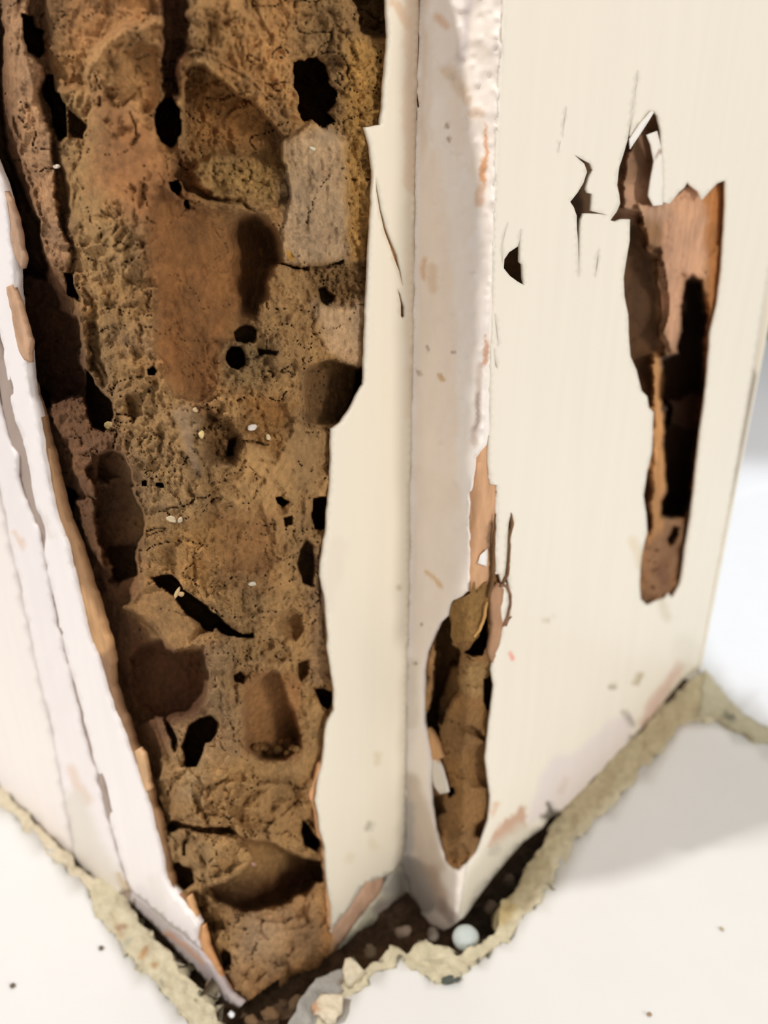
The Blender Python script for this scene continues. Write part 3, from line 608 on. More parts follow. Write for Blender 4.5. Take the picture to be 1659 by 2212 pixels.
MUD, DK, RED, PALE, FRESH = (188, 148, 98), (128, 92, 62), (138, 96, 66), (172, 143, 108), (206, 156, 104)
core = R.build('eaten_core', core_mask, tcore, M_core, JAMB, MUD, [  # patches near the top are lightened to offset the shade there
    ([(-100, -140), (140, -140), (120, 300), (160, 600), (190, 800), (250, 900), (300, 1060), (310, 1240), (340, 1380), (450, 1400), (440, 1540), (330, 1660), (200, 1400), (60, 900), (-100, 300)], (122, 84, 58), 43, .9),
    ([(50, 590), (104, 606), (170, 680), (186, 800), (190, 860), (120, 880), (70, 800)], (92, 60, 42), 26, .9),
    ([(0, 0), (70, 0), (110, 280), (150, 560), (100, 560), (40, 300)], (219, 170, 125), 26, .8),
    ([(100, -140), (340, -140), (340, 60), (200, 120), (150, 190)], (196, 141, 90), 37, .8),
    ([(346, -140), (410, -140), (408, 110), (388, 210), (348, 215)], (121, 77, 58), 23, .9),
    ([(190, 120), (350, 40), (350, 240), (190, 240)], (225, 174, 117), 33, .8),
    ([(216, 200), (340, 260), (440, 480), (470, 800), (430, 870), (350, 800), (300, 500), (200, 400)], (179, 123, 77), 54, .9),
    ([(330, 420), (600, 480), (570, 640), (480, 760), (440, 870), (350, 800)], (163, 113, 67), 43, .9),
    ([(410, -100), (640, -100), (640, 240), (480, 160)], (228, 172, 109), 54, .8),
    ([(400, 140), (590, 240), (600, 340), (420, 330)], (196, 141, 82), 37, .8),
    ([(610, 310), (700, 270), (756, 300), (756, 560), (700, 580), (612, 560)], (214, 182, 144), 16, .9),
    ([(750, 400), (812, 400), (800, 600), (756, 600)], (166, 131, 93), 16, .6),
    ([(680, 650), (796, 650), (790, 800), (706, 754)], (216, 180, 140), 14, .95),
    ([(740, 80), (840, 90), (830, 300), (800, 300), (806, 560), (756, 560), (740, 300)], (206, 159, 88), 20, .8),
    ([(664, 566), (796, 566), (780, 650), (690, 660)], (133, 101, 61), 23, .8),
    ([(430, 340), (620, 340), (600, 430), (460, 430)], (206, 163, 97), 30, .7),
    ([(372, 886), (392, 880), (412, 905), (430, 1020), (420, 1030), (395, 950)], (184, 157, 130), 11, .55),
    ([(400, 880), (440, 900), (430, 930), (410, 920)], (184, 157, 123), 11, .7),
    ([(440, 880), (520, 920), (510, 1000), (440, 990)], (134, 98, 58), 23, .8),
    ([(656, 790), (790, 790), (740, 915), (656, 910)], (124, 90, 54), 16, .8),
    ([(520, 850), (640, 870), (600, 980), (520, 940)], (168, 119, 63), 26, .7),
    ([(480, 740), (580, 750), (580, 850), (480, 830)], (157, 130, 90), 23, .8),
    ([(250, 720), (330, 700), (330, 760), (270, 780)], (184, 155, 126), 20, .6),
    ([(300, 1120), (470, 1120), (460, 1300), (330, 1240)], (180, 134, 79), 37, .7),
    ([(460, 1100), (600, 1120), (590, 1260), (470, 1260)], (157, 111, 67), 37, .7),
    ([(330, 600), (210, 600), (260, 900), (330, 860)], (180, 136, 84), 23, .6),
    ([(450, 1500), (520, 1500), (520, 1640), (390, 1650), (370, 1570)], (182, 144, 102), 16, .8),
    ([(430, 1400), (500, 1380), (500, 1560), (450, 1540)], (168, 136, 98), 23, .7),
    ([(520, 1450), (650, 1450), (650, 1640), (530, 1630)], (172, 123, 77), 13, .8),
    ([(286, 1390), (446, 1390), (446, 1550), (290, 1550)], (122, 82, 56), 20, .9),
    ([(262, 1310), (350, 1250), (480, 1350), (400, 1405)], (165, 126, 81), 16, .9),
    ([(350, 1350), (480, 1360), (430, 1410), (370, 1400)], (195, 149, 96), 16, .7),
    ([(660, 1180), (720, 1180), (730, 1480), (670, 1480)], (174, 140, 105), 16, .7),
    ([(340, 1690), (690, 1690), (690, 1800), (340, 1790)], (180, 138, 88), 33, .8),
    ([(400, 1640), (450, 1680), (440, 1740), (390, 1720)], (193, 159, 115), 23, .7),
    ([(288, 1616), (312, 1620), (336, 1730), (306, 1720)], (216, 172, 128), 13, .8),
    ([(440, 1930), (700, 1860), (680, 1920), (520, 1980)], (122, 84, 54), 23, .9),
    ([(504, 2000), (680, 1910), (720, 2060), (540, 2170), (490, 2100)], (197, 155, 111), 26, .9),
    ([(540, 1985), (620, 1980), (600, 2080), (520, 2060)], (214, 180, 142), 33, .7),
    ([(700, 1960), (722, 1960), (722, 2080), (600, 2120), (520, 2170), (640, 2080), (696, 2060)], (216, 159, 102), 16, .8),
    ([(420, 1990), (436, 2000), (500, 2150), (480, 2140)], FRESH, 6, .9),
    ([(562, 537), (566, 548)], (228, 166, 77), 2, .9, 4), ([(625, 545), (628, 553)], (228, 173, 77), 2, .9, 7),
])

# paint skins -----------------------------------------------------------
PW, CR, PINK = (246, 239, 235), (243, 235, 216), (222, 196, 170)
def und_paint(x, y): return 0.00022 * fbm(x, y, 150, 3, 4) + 0.00010 * fbm(x, y, 18, 3, 8, 1, 5)
gro_r = [(-60, 560), (-20, 640), (2, 720), (12, 790), (20, 850), (32, 905), (50, 950), (60, 990), (68, 1050), (78, 1090), (94, 1130), (99, 1165), (96, 1205), (104, 1240), (116, 1290), (128, 1345), (136, 1390), (150, 1440), (166, 1490), (190, 1590), (212, 1670), (232, 1750), (256, 1840), (268, 1880), (284, 1925)]
A_out = LE[:-3] + [(432, 2052), (400, 2024), (350, 1985), (320, 1955)] + gro_r[::-1] + [(-200, 200), (-260, -140), (-190, -140)]
sheet('left_face_paint', A_out, [], tA, M_paint, JAMB, PW, [
    ([(96, 1110), (110, 1160)], (222, 210, 200), 5, .5, 6), ([(300, 1940), (420, 2040)], (222, 216, 218), 16, .7, 24),
    ([(330, 1900), (350, 1960)], (232, 224, 218), 10, .6, 14)], step=10, thick=0.0035, jit=2.0,
    und=lambda x, y: und_paint(x, y) + 0.0004 * fbm(x, y, 40, 3, 2, .7, 2.5), rim=M_rim, seed=1)
# the undercoat strip at the foot of the left face
sheet('left_foot_undercoat', [(284, 1926), (300, 1940), (335, 1962), (380, 2004), (430, 2052), (462, 2096), (496, 2148), (520, 2172), (514, 2180), (470, 2150), (420, 2092), (360, 2030), (310, 1980), (282, 1950)], [], tA, M_paint, JAMB,
      (190, 180, 178), [([(360, 2020), (400, 2040), (440, 2080)], (206, 150, 110), 4, .8, 5), ([(440, 2090), (520, 2170)], (170, 156, 154), 8, .7, 12)], step=7, thick=0.003, lift=-0.0012, jit=2.5,
      und=lambda x, y: 0.0005 * fbm(x, y, 26, 3, 3), rim=M_rim, seed=2)
# tan raw edge behind the left skin
A_rim = [(a + 2, b) for a, b in LE[9:31]] ; wd = [4, 8, 12, 18, 20, 22, 26, 34, 36, 28, 14, 16, 10, 18, 14, 10, 12, 8, 8, 6, 6, 6]
sheet('raw_left_edge', A_rim + [(p[0] + w_, p[1] + 3) for p, w_ in list(zip(A_rim, wd))[::-1]], [], lambda x, y: tA(x, y) + .0035, M_hollow, JAMB, (160, 122, 86), [
    ([(165, 1290), (215, 1390)], (206, 160, 112), 8, .85, 26), ([(100, 1000), (140, 1150)], (170, 130, 92), 8, .8, 14), ([(215, 1430), (270, 1600)], (140, 106, 80), 8, .8, 16)],
    step=8, thick=0.003, jit=2.5, und=lambda x, y: .00025 * fbm(x, y, 14, 3, 4, 1, 6), seed=11)
# splinters on the left
def splinter(name, pts2, tfun, lift, col, par=None, thick=.0018, seed=0, label=None, mat=None, und=.0009):
    o = sheet(name, pts2, [], tfun, mat or M_hollow, par or core, col, [], step=5, thick=thick, lift=lift, jit=2.2, und=lambda x, y: und * fbm(x, y, 22, 3, seed, 1, 3), seed=seed, edge_seg=5)
    if label: o['label'] = label
    return o
splinter('splinter', [(4, 400), (22, 436), (34, 470), (44, 520), (52, 560), (48, 582), (34, 560), (24, 520), (16, 470), (2, 430)], tA, -.001, (192, 156, 128), seed=3)
splinter('splinter', [(14, 620), (26, 614), (36, 640), (52, 690), (66, 740), (62, 784), (50, 776), (38, 748), (26, 690), (20, 650)], tA, .0012, (200, 160, 128), seed=4, label='pinkish splinter curling off the left paint edge')
splinter('splinter', [(292, 1622), (300, 1616), (310, 1632), (320, 1672), (326, 1706), (314, 1712), (302, 1684)], tcore, -.001, (212, 170, 126), seed=5)
splinter('splinter', [(402, 1940), (408, 1934), (418, 1960), (424, 1986), (416, 1992), (408, 1970)], tcore, -.001, (214, 166, 116), seed=6)
splinter('splinter', [(424, 2004), (440, 2000), (448, 2040), (470, 2090), (500, 2150), (488, 2150), (458, 2092), (430, 2048)], tcore, -.0005, (212, 158, 108), seed=7)
splinter('splinter', [(668, 1720), (676, 1690), (690, 1650), (700, 1636), (704, 1660), (696, 1700), (698, 1740), (694, 1790), (706, 1830), (700, 1832), (686, 1800), (680, 1760)], tcore, -.0012, (210, 160, 116), seed=8)
splinter('splinter', [(698, 1830), (706, 1832), (710, 1880), (718, 1950), (716, 2010), (708, 1990), (704, 1920)], tcore, -.0012, (214, 166, 120), seed=9)
splinter('splinter', [(696, 1198), (702, 1190), (704, 1230), (708, 1290), (714, 1360), (718, 1400), (710, 1396), (702, 1320), (694, 1250)], tcore, -.0016, (150, 118, 92), seed=10)

# front skins
Bout = [(824, 270), (829, 215), (834, 160), (839, 80), (836, 0), (836, -260), (912, -260), (905, 0), (899, 300), (893, 700), (886, 1100), (880, 1500), (876, 1830), (868, 1866), (842, 1890), (826, 1896), (790, 1906), (756, 1960), (724, 2000), (714, 2012)] + RE[::-1][1:41]
slitB = [(812, 378), (818, 410), (826, 455), (836, 492), (850, 528), (860, 552), (868, 590), (872, 618), (873, 620), (868, 612), (862, 585), (852, 560), (842, 530), (830, 498), (820, 455), (813, 412)]
slitB2 = [(858, 620), (868, 636), (876, 664), (876, 684), (870, 690), (866, 682), (866, 655)]
B_p = [([(850, 0), (880, 40), (878, 60)], (226, 192, 158), 4, .7, 10), ([(890, -250), (890, 400)], PINK, 8, .75, 18), ([(888, 400), (884, 900)], (232, 212, 188), 8, .5, 10),
       ([(862, 1270), (864, 1276)], (190, 170, 140), 2, .7, 5), ([(798, 1790), (806, 1778)], (176, 172, 150), 2, .8, 5), ([(815, 1635), (820, 1650)], (222, 206, 170), 4, .6, 7),
       ([(800, 1820), (806, 1830)], (226, 212, 178), 4, .5, 8), ([(752, 1862), (760, 1850)], (222, 206, 170), 4, .4, 7), ([(700, 1300), (730, 1180)], (232, 220, 206), 10, .4, 24)]
sheet('rebate_paint', Bout, [slitB, slitB2], tfront, M_paint, JAMB, CR, B_p, step=10, thick=0.0014, jit=1.0, und=und_paint, seed=3, curl=.0006, curl_w=8, rim=M_rim, edge_seg=6, hole_jit=.3)
sheet('rebate_backing', [(806, 370), (880, 370), (890, 700), (850, 720), (800, 560)], [], lambda x, y: tfront(x, y) + .0022, M_hollow, JAMB, (170, 128, 86), [], step=9, thick=.0015, jit=0, und=lambda x, y: .0007 * fbm(x, y, 14, 3, 3, 1, 4), seed=4)
# raw wood chip and foot of the rebate
sheet('raw_foot_chip', [(714, 2060), (716, 2012), (730, 1990), (758, 1958), (792, 1904), (832, 1892), (822, 1930), (776, 1980), (738, 2034), (706, 2092), (700, 2092)], [], tfront, M_hollow, JAMB, (206, 168, 140), [([(712, 2030), (704, 2088)], (206, 158, 104), 6, .8, 14)], step=8, thick=.002, lift=-.0014, jit=2, und=lambda x, y: .0004 * fbm(x, y, 30, 3, 4), seed=5)
sheet('foot_undercoat', [(700, 2094), (740, 2036), (778, 1982), (824, 1930), (838, 1892), (870, 1868), (884, 1872), (910, 1940), (884, 1962), (850, 1960), (820, 1985), (790, 2040), (750, 2062), (716, 2092)], [], tfront, M_paint, JAMB,
      (196, 190, 168), [([(720, 2080), (790, 2020)], (140, 138, 124), 10, .8, 14), ([(840, 1910), (900, 1900)], (160, 156, 150), 10, .7, 26), ([(820, 1960), (880, 1950)], (140, 128, 122), 8, .8, 16)], step=7, thick=.002, lift=-.0012, jit=3,
      und=lambda x, y: .0009 * fbm(x, y, 30, 3, 5), seed=6)

H4 = [(1070, 1240), (1052, 1262), (1030, 1278), (1008, 1278), (1000, 1286), (976, 1298), (968, 1316), (966, 1330), (950, 1346), (934, 1380), (922, 1410), (916, 1440), (914, 1500), (916, 1560), (922, 1590), (930, 1640), (928, 1680), (932, 1740), (938, 1780), (950, 1830), (960, 1862), (975, 1878), (992, 1884), (1012, 1864), (1030, 1842), (1046, 1800), (1056, 1772), (1060, 1720), (1050, 1640), (1056, 1580), (1062, 1530), (1068, 1480), (1062, 1446), (1066, 1420), (1080, 1392), (1086, 1360), (1082, 1330), (1078, 1290), (1084, 1262), (1080, 1240)]
# putty band: from the inner corner to just past the outer edge
ST = [(1055, 938), (1052, 960), (1034, 978), (1024, 990), (1016, 1060), (1012, 1064), (1012, 1180), (1010, 1250), (1010, 1290), (1060, 1290), (1072, 1230), (1070, 1190), (1072, 1120), (1074, 1046), (1060, 1046), (1056, 1000), (1060, 960)]
PB_L = [(912, -260), (905, 0), (899, 300), (893, 700), (886, 1100), (880, 1500), (876, 1830), (868, 1866), (880, 1900), (900, 1955), (910, 1990), (930, 2000), (960, 2010), (984, 1996)]
PB_R = [(1100, -260), (1086, 0), (1078, 100), (1070, 300), (1066, 500), (1062, 700), (1058, 850), (1058, 940), (1056, 1000), (1060, 1046), (1074, 1048), (1074, 1120), (1071, 1190), (1072, 1240), (1040, 1400), (1030, 1600), (1016, 1800), (1008, 1870), (990, 1990)]
crk = [(893, -260), (893, 0), (900, 30), (905, 80), (904, 130), (900, 170), (900, 190), (905, 230), (902, 235), (896, 190), (897, 160), (901, 100), (898, 50), (890, 10)]
slP = [(1068, 812), (1064, 850), (1068, 880), (1070, 902), (1062, 925), (1056, 945), (1058, 948), (1066, 926), (1072, 904), (1071, 880), (1067, 850), (1070, 815)]
def und_putty(x, y):
    b = 0.0006 * fbm(x, y, 60, 3, 3, .8, 1.4)
    r = sm((x - 905) / 30)
    f1, h = worley(x, y, 34, 5)
    pits = -0.0006 * sm((.22 - f1) / .12) * (h > .45) + 0.0008 * sm((.3 - f1) / .25) * (h < .35) + 0.0007 * sm((650 - y) / 300) * fbm(x, y, 44, 3, 11)
    return b + r * (pits + 0.00035 * fbm(x, y, 22, 3, 6))
Wt = (250, 245, 240); Gy = (214, 204, 202)
put_p = [
    ([(905, -250), (930, -250), (925, 60), (940, 280), (905, 360), (900, 380)], (232, 214, 194), 10, .8),
    ([(905, -200), (1000, -200), (1000, 130), (960, 250), (990, 350), (1040, 400), (1050, 700), (1060, 960), (1010, 1100), (990, 1040), (985, 800), (975, 600), (940, 380), (915, 250), (920, 100)], Wt, 6, .5),
    ([(1015, -60), (1010, 60), (996, 130)], Gy, 8, .8, 10), ([(965, 150), (1000, 200), (1012, 215)], (232, 210, 186), 8, .8, 12),
    ([(905, 300), (945, 330), (970, 480), (985, 700), (985, 900), (995, 1100), (900, 1100), (886, 700)], (244, 226, 208), 12, .5),
    ([(885, 1000), (990, 1050), (990, 1250), (960, 1330), (930, 1390), (884, 1500)], (238, 222, 206), 16, .5),
    ([(1044, 260), (1054, 300), (1052, 360), (1044, 400), (1034, 390), (1038, 350), (1046, 320)], (222, 164, 118), 3, .95),
    ([(1042, 400), (1036, 440)], (226, 190, 160), 4, .8, 7),
    ([(1052, 722), (1058, 740), (1056, 780), (1042, 800), (1046, 756)], (206, 158, 128), 2, .9),
    ([(1040, 790), (1034, 860), (1030, 930), (1024, 960)], (206, 188, 172), 5, .8, 8), ([(1033, 850), (1030, 930)], (158, 142, 132), 3, .8, 4),
    ([(950, 40), (960, 50)], (232, 200, 172), 6, .8, 10), ([(1024, 245), (1040, 240)], (226, 200, 176), 3, .7, 12),
    ([(968, 268), (968, 274)], (160, 140, 120), 2, .8, 4), ([(970, 296), (970, 300)], (160, 140, 120), 2, .8, 4), ([(926, 748), (926, 758)], (166, 150, 134), 2, .8, 4), ([(976, 761), (978, 762)], (100, 80, 60), 1.5, .9, 3),
    ([(900, 800), (902, 804)], (176, 156, 134), 2, .8, 4), ([(952, 810), (958, 820)], (206, 168, 116), 3, .8, 5), ([(920, 1232), (940, 1246), (956, 1264)], (216, 178, 124), 3, .8, 5),
    ([(918, 560), (914, 600)], (224, 180, 134), 4, .7, 6), ([(936, 580), (932, 620)], (222, 190, 148), 6, .5, 10),
    ([(886, 1430), (886, 1500), (890, 1560)], (222, 210, 192), 8, .6, 14), ([(880, 1700), (900, 1760), (930, 1870)], (216, 200, 182), 12, .9, 30),
    ([(885, 1740), (884, 1790), (880, 1830)], (188, 182, 176), 8, .8, 14), ([(870, 1870), (920, 1900), (916, 1950)], (158, 150, 142), 8, .85, 26),
    ([(930, 1880), (960, 1960)], (196, 172, 150), 10, .8, 14), ([(950, 1950), (980, 1985)], (166, 150, 140), 8, .8, 12),
    ([(896, 1430), (897, 1434)], (120, 110, 90), 2, .8, 4), ([(911, 1346), (912, 1348)], (130, 110, 90), 2, .8, 3)]
sheet('putty_band', PB_L[::-1] + PB_R, [H4, crk, slP, ST], tfront, M_putty, JAMB, (250, 240, 229), put_p, step=6, thick=0.0016, jit=1.2, und=und_putty, seed=4, rim=M_rim, edge_seg=6, hole_jit=.8)
sheet('band_backing', [(880, -250), (912, -250), (914, 260), (886, 260)], [], lambda x, y: tfront(x, y) + .0024, M_hollow, JAMB, (150, 130, 118), [], step=12, thick=.0015, jit=0, seed=4)
# exposed strip of smooth tan wood
sheet('bare_wood_strip', [(1062, 690), (1082, 690), (1080, 930), (1084, 1300), (1004, 1300), (1000, 1060), (1012, 970), (1044, 940)], [H4], lambda x, y: tfront(x, y) + .0019, M_hollow, JAMB, (214, 168, 128), [([(1064, 1130), (1058, 1190), (1066, 1230)], (110, 80, 54), 3, .85, 6)], step=8, thick=.0015, jit=0, und=lambda x, y: .0002 * fbm(x, y, 30, 2, 3, 1, 5), seed=6)
sheet('paint_flake', [(1054, 1186), (1054, 1200), (1052, 1224), (1034, 1218), (1040, 1200)], [], tfront, M_paint, JAMB, (246, 242, 236), [], step=6, thick=.0006, lift=.0006, jit=.8, seed=6)

# cream stop panel
Cout = [(1100, -260), (1086, 0), (1078, 100), (1070, 300), (1066, 500), (1062, 700), (1058, 850), (1058, 940), (1056, 1000), (1060, 1046), (1074, 1048), (1074, 1120), (1071, 1190), (1072, 1240), (1040, 1400), (1030, 1600), (1016, 1800), (1008, 1870), (990, 1990), (1000, 1984), (1040, 1930), (1084, 1872), (1130, 1820), (1172, 1790), (1186, 1768), (1230, 1742), (1300, 1690), (1360, 1640), (1372, 1590), (1400, 1560), (1440, 1510), (1480, 1462), (1517, 1440),
        (1560, 1190), (1600, 960), (1640, 720), (1658, 610), (1692, 400), (1750, 60), (1806, -260)]
H1 = [(1378, 148), (1379, 172), (1374, 205), (1369, 240), (1364, 272), (1361, 296), (1384, 264), (1404, 243), (1414, 240), (1422, 250), (1428, 280), (1430, 320), (1433, 360), (1434, 400), (1432, 436), (1446, 440), (1466, 416), (1480, 404), (1486, 392), (1494, 402), (1510, 414), (1517, 432), (1532, 414), (1550, 396), (1568, 389), (1568, 440), (1565, 500), (1560, 580), (1550, 660), (1536, 720), (1530, 800), (1524, 860), (1514, 930), (1506, 1000), (1500, 1060), (1494, 1110), (1482, 1180), (1476, 1230), (1470, 1262), (1462, 1276), (1452, 1292),
      (1444, 1282), (1438, 1292), (1420, 1298), (1398, 1308), (1384, 1294), (1382, 1260), (1386, 1200), (1398, 1150), (1396, 1110), (1390, 1070), (1398, 1020), (1408, 980), (1412, 890), (1402, 880), (1398, 856), (1386, 845), (1376, 800), (1362, 770), (1358, 720), (1357, 680), (1349, 640), (1347, 600), (1353, 560), (1360, 520), (1361, 474), (1344, 474), (1330, 480), (1319, 476), (1332, 458), (1340, 440), (1338, 420), (1333, 400), (1338, 360), (1348, 330), (1356, 302), (1362, 262), (1367, 225), (1372, 195), (1376, 168)]
H2 = [(1238, 333), (1262, 346), (1276, 354), (1282, 368), (1274, 384), (1268, 408), (1272, 416), (1281, 418), (1280, 440), (1278, 456), (1296, 460), (1314, 465), (1296, 463), (1276, 462), (1262, 462), (1256, 476), (1254, 510), (1253, 560), (1251, 600), (1249, 540), (1247, 500), (1246, 466), (1240, 448), (1232, 436), (1248, 416), (1260, 396), (1268, 372), (1262, 354)]
H3 = [(1119, 532), (1122, 520), (1126, 490), (1124, 530), (1124, 566), (1130, 572), (1131, 600), (1134, 617), (1118, 608), (1102, 596), (1089, 580), (1090, 560), (1100, 545)]
s3 = [(1100, 478), (1090, 500), (1083, 530), (1084, 560), (1089, 578), (1087, 560), (1085, 530), (1092, 502)]
s4 = [(1295, 533), (1294, 560), (1290, 584), (1285, 603), (1288, 575), (1291, 555)]
s5 = [(1068, 674), (1074, 700), (1077, 735), (1077, 752), (1073, 720)]
s6 = [(1066, 748), (1070, 775), (1076, 800), (1070, 790)]
s7 = [(1225, 227), (1221, 260), (1216, 300), (1218, 262)]
s8 = [(1212, 302), (1206, 334), (1208, 310)]
s9 = [(1104, 1108), (1108, 1120), (1106, 1142), (1102, 1150), (1100, 1190), (1097, 1240), (1104, 1290), (1098, 1330), (1090, 1346), (1100, 1300), (1098, 1272), (1090, 1252), (1095, 1200), (1097, 1150), (1099, 1130)]
C_p = [([(1108, 1412), (1107, 1424)], (240, 140, 120), 1.5, .9, 4), ([(1176, 1340), (1190, 1336)], (196, 178, 150), 2, .6, 4), ([(1322, 1484), (1330, 1478)], (160, 146, 118), 3, .8, 6), ([(1376, 1474), (1384, 1462)], (176, 160, 120), 3, .8, 7),
       ([(1140, 1780), (1160, 1700), (1190, 1640), (1250, 1620), (1320, 1560), (1362, 1540), (1372, 1590), (1350, 1650), (1260, 1720), (1190, 1764)], (232, 222, 218), 10, .9),
       ([(1056, 1830), (1066, 1800), (1100, 1768), (1136, 1736), (1140, 1784), (1100, 1804), (1070, 1842)], (204, 166, 140), 3, .95),
       ([(1064, 1846), (1072, 1836)], (80, 76, 60), 3, .9, 7), ([(1180, 1770), (1196, 1756), (1186, 1740)], (60, 54, 44), 4, .95, 8),
       ([(1000, 1950), (1060, 1860), (1130, 1800)], (222, 214, 196), 10, .8, 24), ([(1020, 1950), (1100, 1850), (1160, 1800)], (180, 176, 162), 6, .7, 8),
       ([(1392, 1560), (1430, 1500), (1468, 1440)], (214, 182, 164), 6, .85, 14), ([(1350, 1540), (1362, 1560)], (150, 140, 130), 4, .8, 7), ([(1366, 1590), (1362, 1604)], (120, 116, 100), 3, .8, 5),
       ([(1400, 1568), (1424, 1548)], (150, 138, 118), 4, .8, 6), ([(1062, 1762), (1064, 1744), (1072, 1738)], (226, 190, 158), 2, .8, 6),
       ([(1210, 1710), (1222, 1690)], (216, 196, 178), 4, .6, 7), ([(1430, 1300), (1440, 1330)], (214, 208, 180), 6, .7, 10), ([(1370, 1170), (1380, 1220)], (226, 208, 172), 6, .6, 10),
       ([(1480, 1400), (1510, 1440)], (226, 220, 200), 14, .6, 30)]
Cpan = sheet('stop_panel_paint', Cout, [H1, H2, H3, s3, s4, s5, s6, s7, s8, s9, H4], tfront, M_paint, JAMB, (242, 235, 219), C_p, step=9, thick=0.0011, jit=.8, und=und_paint, seed=5, curl=.0007, curl_w=9, rim=M_rim, edge_seg=7, hole_jit=.5)
# dangling paint slivers in the large hole
fl1 = sheet('paint_flake', [(1398, 292), (1420, 283), (1424, 300), (1429, 318), (1432, 360), (1434, 400), (1432, 442), (1412, 445), (1402, 424), (1406, 390), (1413, 348), (1406, 312)], [], tfront, M_paint, Cpan, (244, 238, 226), [([(1429, 320), (1413, 348)], (150, 110, 80), 1, .8, 1.5)], step=6, thick=.0007, lift=.0006, jit=.5, und=lambda x, y: .0005 * fbm(x, y, 30, 2, 3), seed=7)
fl1['label'] = 'dangling white paint sliver in the large hole'
sheet('paint_flake', [(1361, 300), (1384, 266), (1408, 240), (1414, 242), (1400, 264), (1376, 300), (1362, 322)], [], tfront, M_paint, Cpan, (248, 244, 236), [], step=6, thick=.0006, lift=.0016, jit=.4, seed=8)

# wood seen through the large upper hole and the small ones
Q = Relief(1040, 1600, 130, 1345, 3.5, 14, seed=5, rimfall=0)
L, B, Ad, K = Q.level, Q.bowl, Q.add, Q.kind
Q.rough[:] = .35
L([(1040, 130), (1320, 130), (1320, 680), (1040, 680)], 30, 10, 4)
L([(1322, 230), (1420, 230), (1420, 480), (1360, 500), (1322, 480)], 12, 16, 5, (0, -3), fib=.5)
L([(1325, 250), (1372, 250), (1362, 330), (1352, 400), (1340, 460), (1320, 480), (1310, 380)], 24, 12, 5)
L([(1380, 225), (1430, 225), (1434, 300), (1400, 300)], 20, 12, 4)
L([(1318, 452), (1400, 455), (1376, 486), (1318, 490)], 30, 6, 3)
# pinkish plate with finger
L([(1376, 440), (1440, 430), (1480, 400), (1500, 400), (1570, 380), (1570, 500), (1566, 640), (1540, 720), (1520, 640), (1496, 588), (1478, 600), (1468, 700), (1462, 750), (1446, 762), (1436, 740), (1444, 640), (1436, 600), (1420, 540), (1400, 520), (1386, 480)], 6, 7, 5, (4, 0), rough=.5, fib=.8)
Ad([(1440, 470), (1470, 420), (1500, 440), (1500, 560), (1470, 600), (1440, 560)], -3, 16, 5)
L([(1340, 480), (1376, 478), (1400, 524), (1420, 560), (1430, 700), (1420, 850), (1400, 900), (1370, 860), (1350, 760), (1338, 640), (1340, 560)], 32, 10, 5, (-20, 0))
L([(1478, 606), (1494, 588), (1512, 610), (1524, 680), (1520, 760), (1524, 880), (1500, 1060), (1478, 1120), (1432, 1120), (1428, 900), (1424, 770), (1464, 764), (1474, 680)], 70, 7, 4)
L([(1440, 860), (1520, 850), (1516, 920), (1440, 930)], 46, 14, 5)
L([(1407, 770), (1424, 760), (1428, 880), (1432, 1000), (1436, 1080), (1430, 1180), (1400, 1290), (1384, 1290), (1396, 1180), (1410, 1100), (1404, 1000), (1410, 880)], 8, 7, 5, fib=.6)
L([(1386, 1010), (1402, 1020), (1404, 1100), (1398, 1150), (1386, 1120)], 30, 6, 4)
L([(1524, 560), (1570, 500), (1570, 700), (1546, 800), (1520, 1000), (1500, 1120), (1484, 1200), (1490, 1080), (1510, 960), (1524, 800), (1530, 700)], 6, 7, 4, fib=.7)
L([(1384, 1180), (1424, 1150), (1436, 1116), (1484, 1110), (1486, 1210), (1476, 1300), (1376, 1320)], 8, 12, 5, (2, 0), rough=1.5)
L([(1438, 1170), (1456, 1136), (1470, 1140), (1462, 1160), (1446, 1180)], 28, 6, 3)
L([(1410, 1262), (1470, 1250), (1466, 1290), (1410, 1300)], 5, 4, 2)
Q.finish(.9)
hx = lambda x, y: (sdf(x, y, Cout) > 14)
Q.D += 1.5
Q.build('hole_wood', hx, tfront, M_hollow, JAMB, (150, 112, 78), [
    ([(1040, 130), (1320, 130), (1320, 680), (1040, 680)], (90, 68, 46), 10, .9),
    ([(1478, 606), (1494, 588), (1512, 610), (1524, 680), (1520, 760), (1524, 880), (1500, 1060), (1478, 1120), (1432, 1120), (1428, 900), (1424, 770), (1464, 764), (1474, 680)], (48, 32, 20), 4, .95),  # near-black tint stands in for the shade deep inside the hole
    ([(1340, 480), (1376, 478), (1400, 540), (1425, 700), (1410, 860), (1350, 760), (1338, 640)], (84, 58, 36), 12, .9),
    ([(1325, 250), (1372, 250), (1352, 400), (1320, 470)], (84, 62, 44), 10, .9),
    ([(1322, 230), (1440, 230), (1440, 480), (1322, 480)], (156, 122, 96), 20, .8),
    ([(1430, 430), (1500, 390), (1530, 440), (1524, 600), (1480, 600), (1460, 760), (1436, 740), (1430, 560)], (206, 160, 128), 12, .95),
    ([(1520, 420), (1570, 390), (1570, 700), (1500, 1200), (1490, 1100), (1530, 700)], (176, 118, 68), 10, .9),
    ([(1404, 760), (1430, 760), (1436, 1160), (1390, 1290), (1380, 1200), (1410, 1100)], (190, 140, 90), 6, .9),
    ([(1384, 1180), (1486, 1110), (1476, 1300), (1376, 1320)], (128, 94, 66), 12, .9), ([(1400, 1230), (1440, 1200), (1450, 1270)], (100, 66, 44), 12, .7), ([(1330, 400), (1440, 380), (1460, 470), (1350, 470)], (186, 150, 124), 14, .8)])

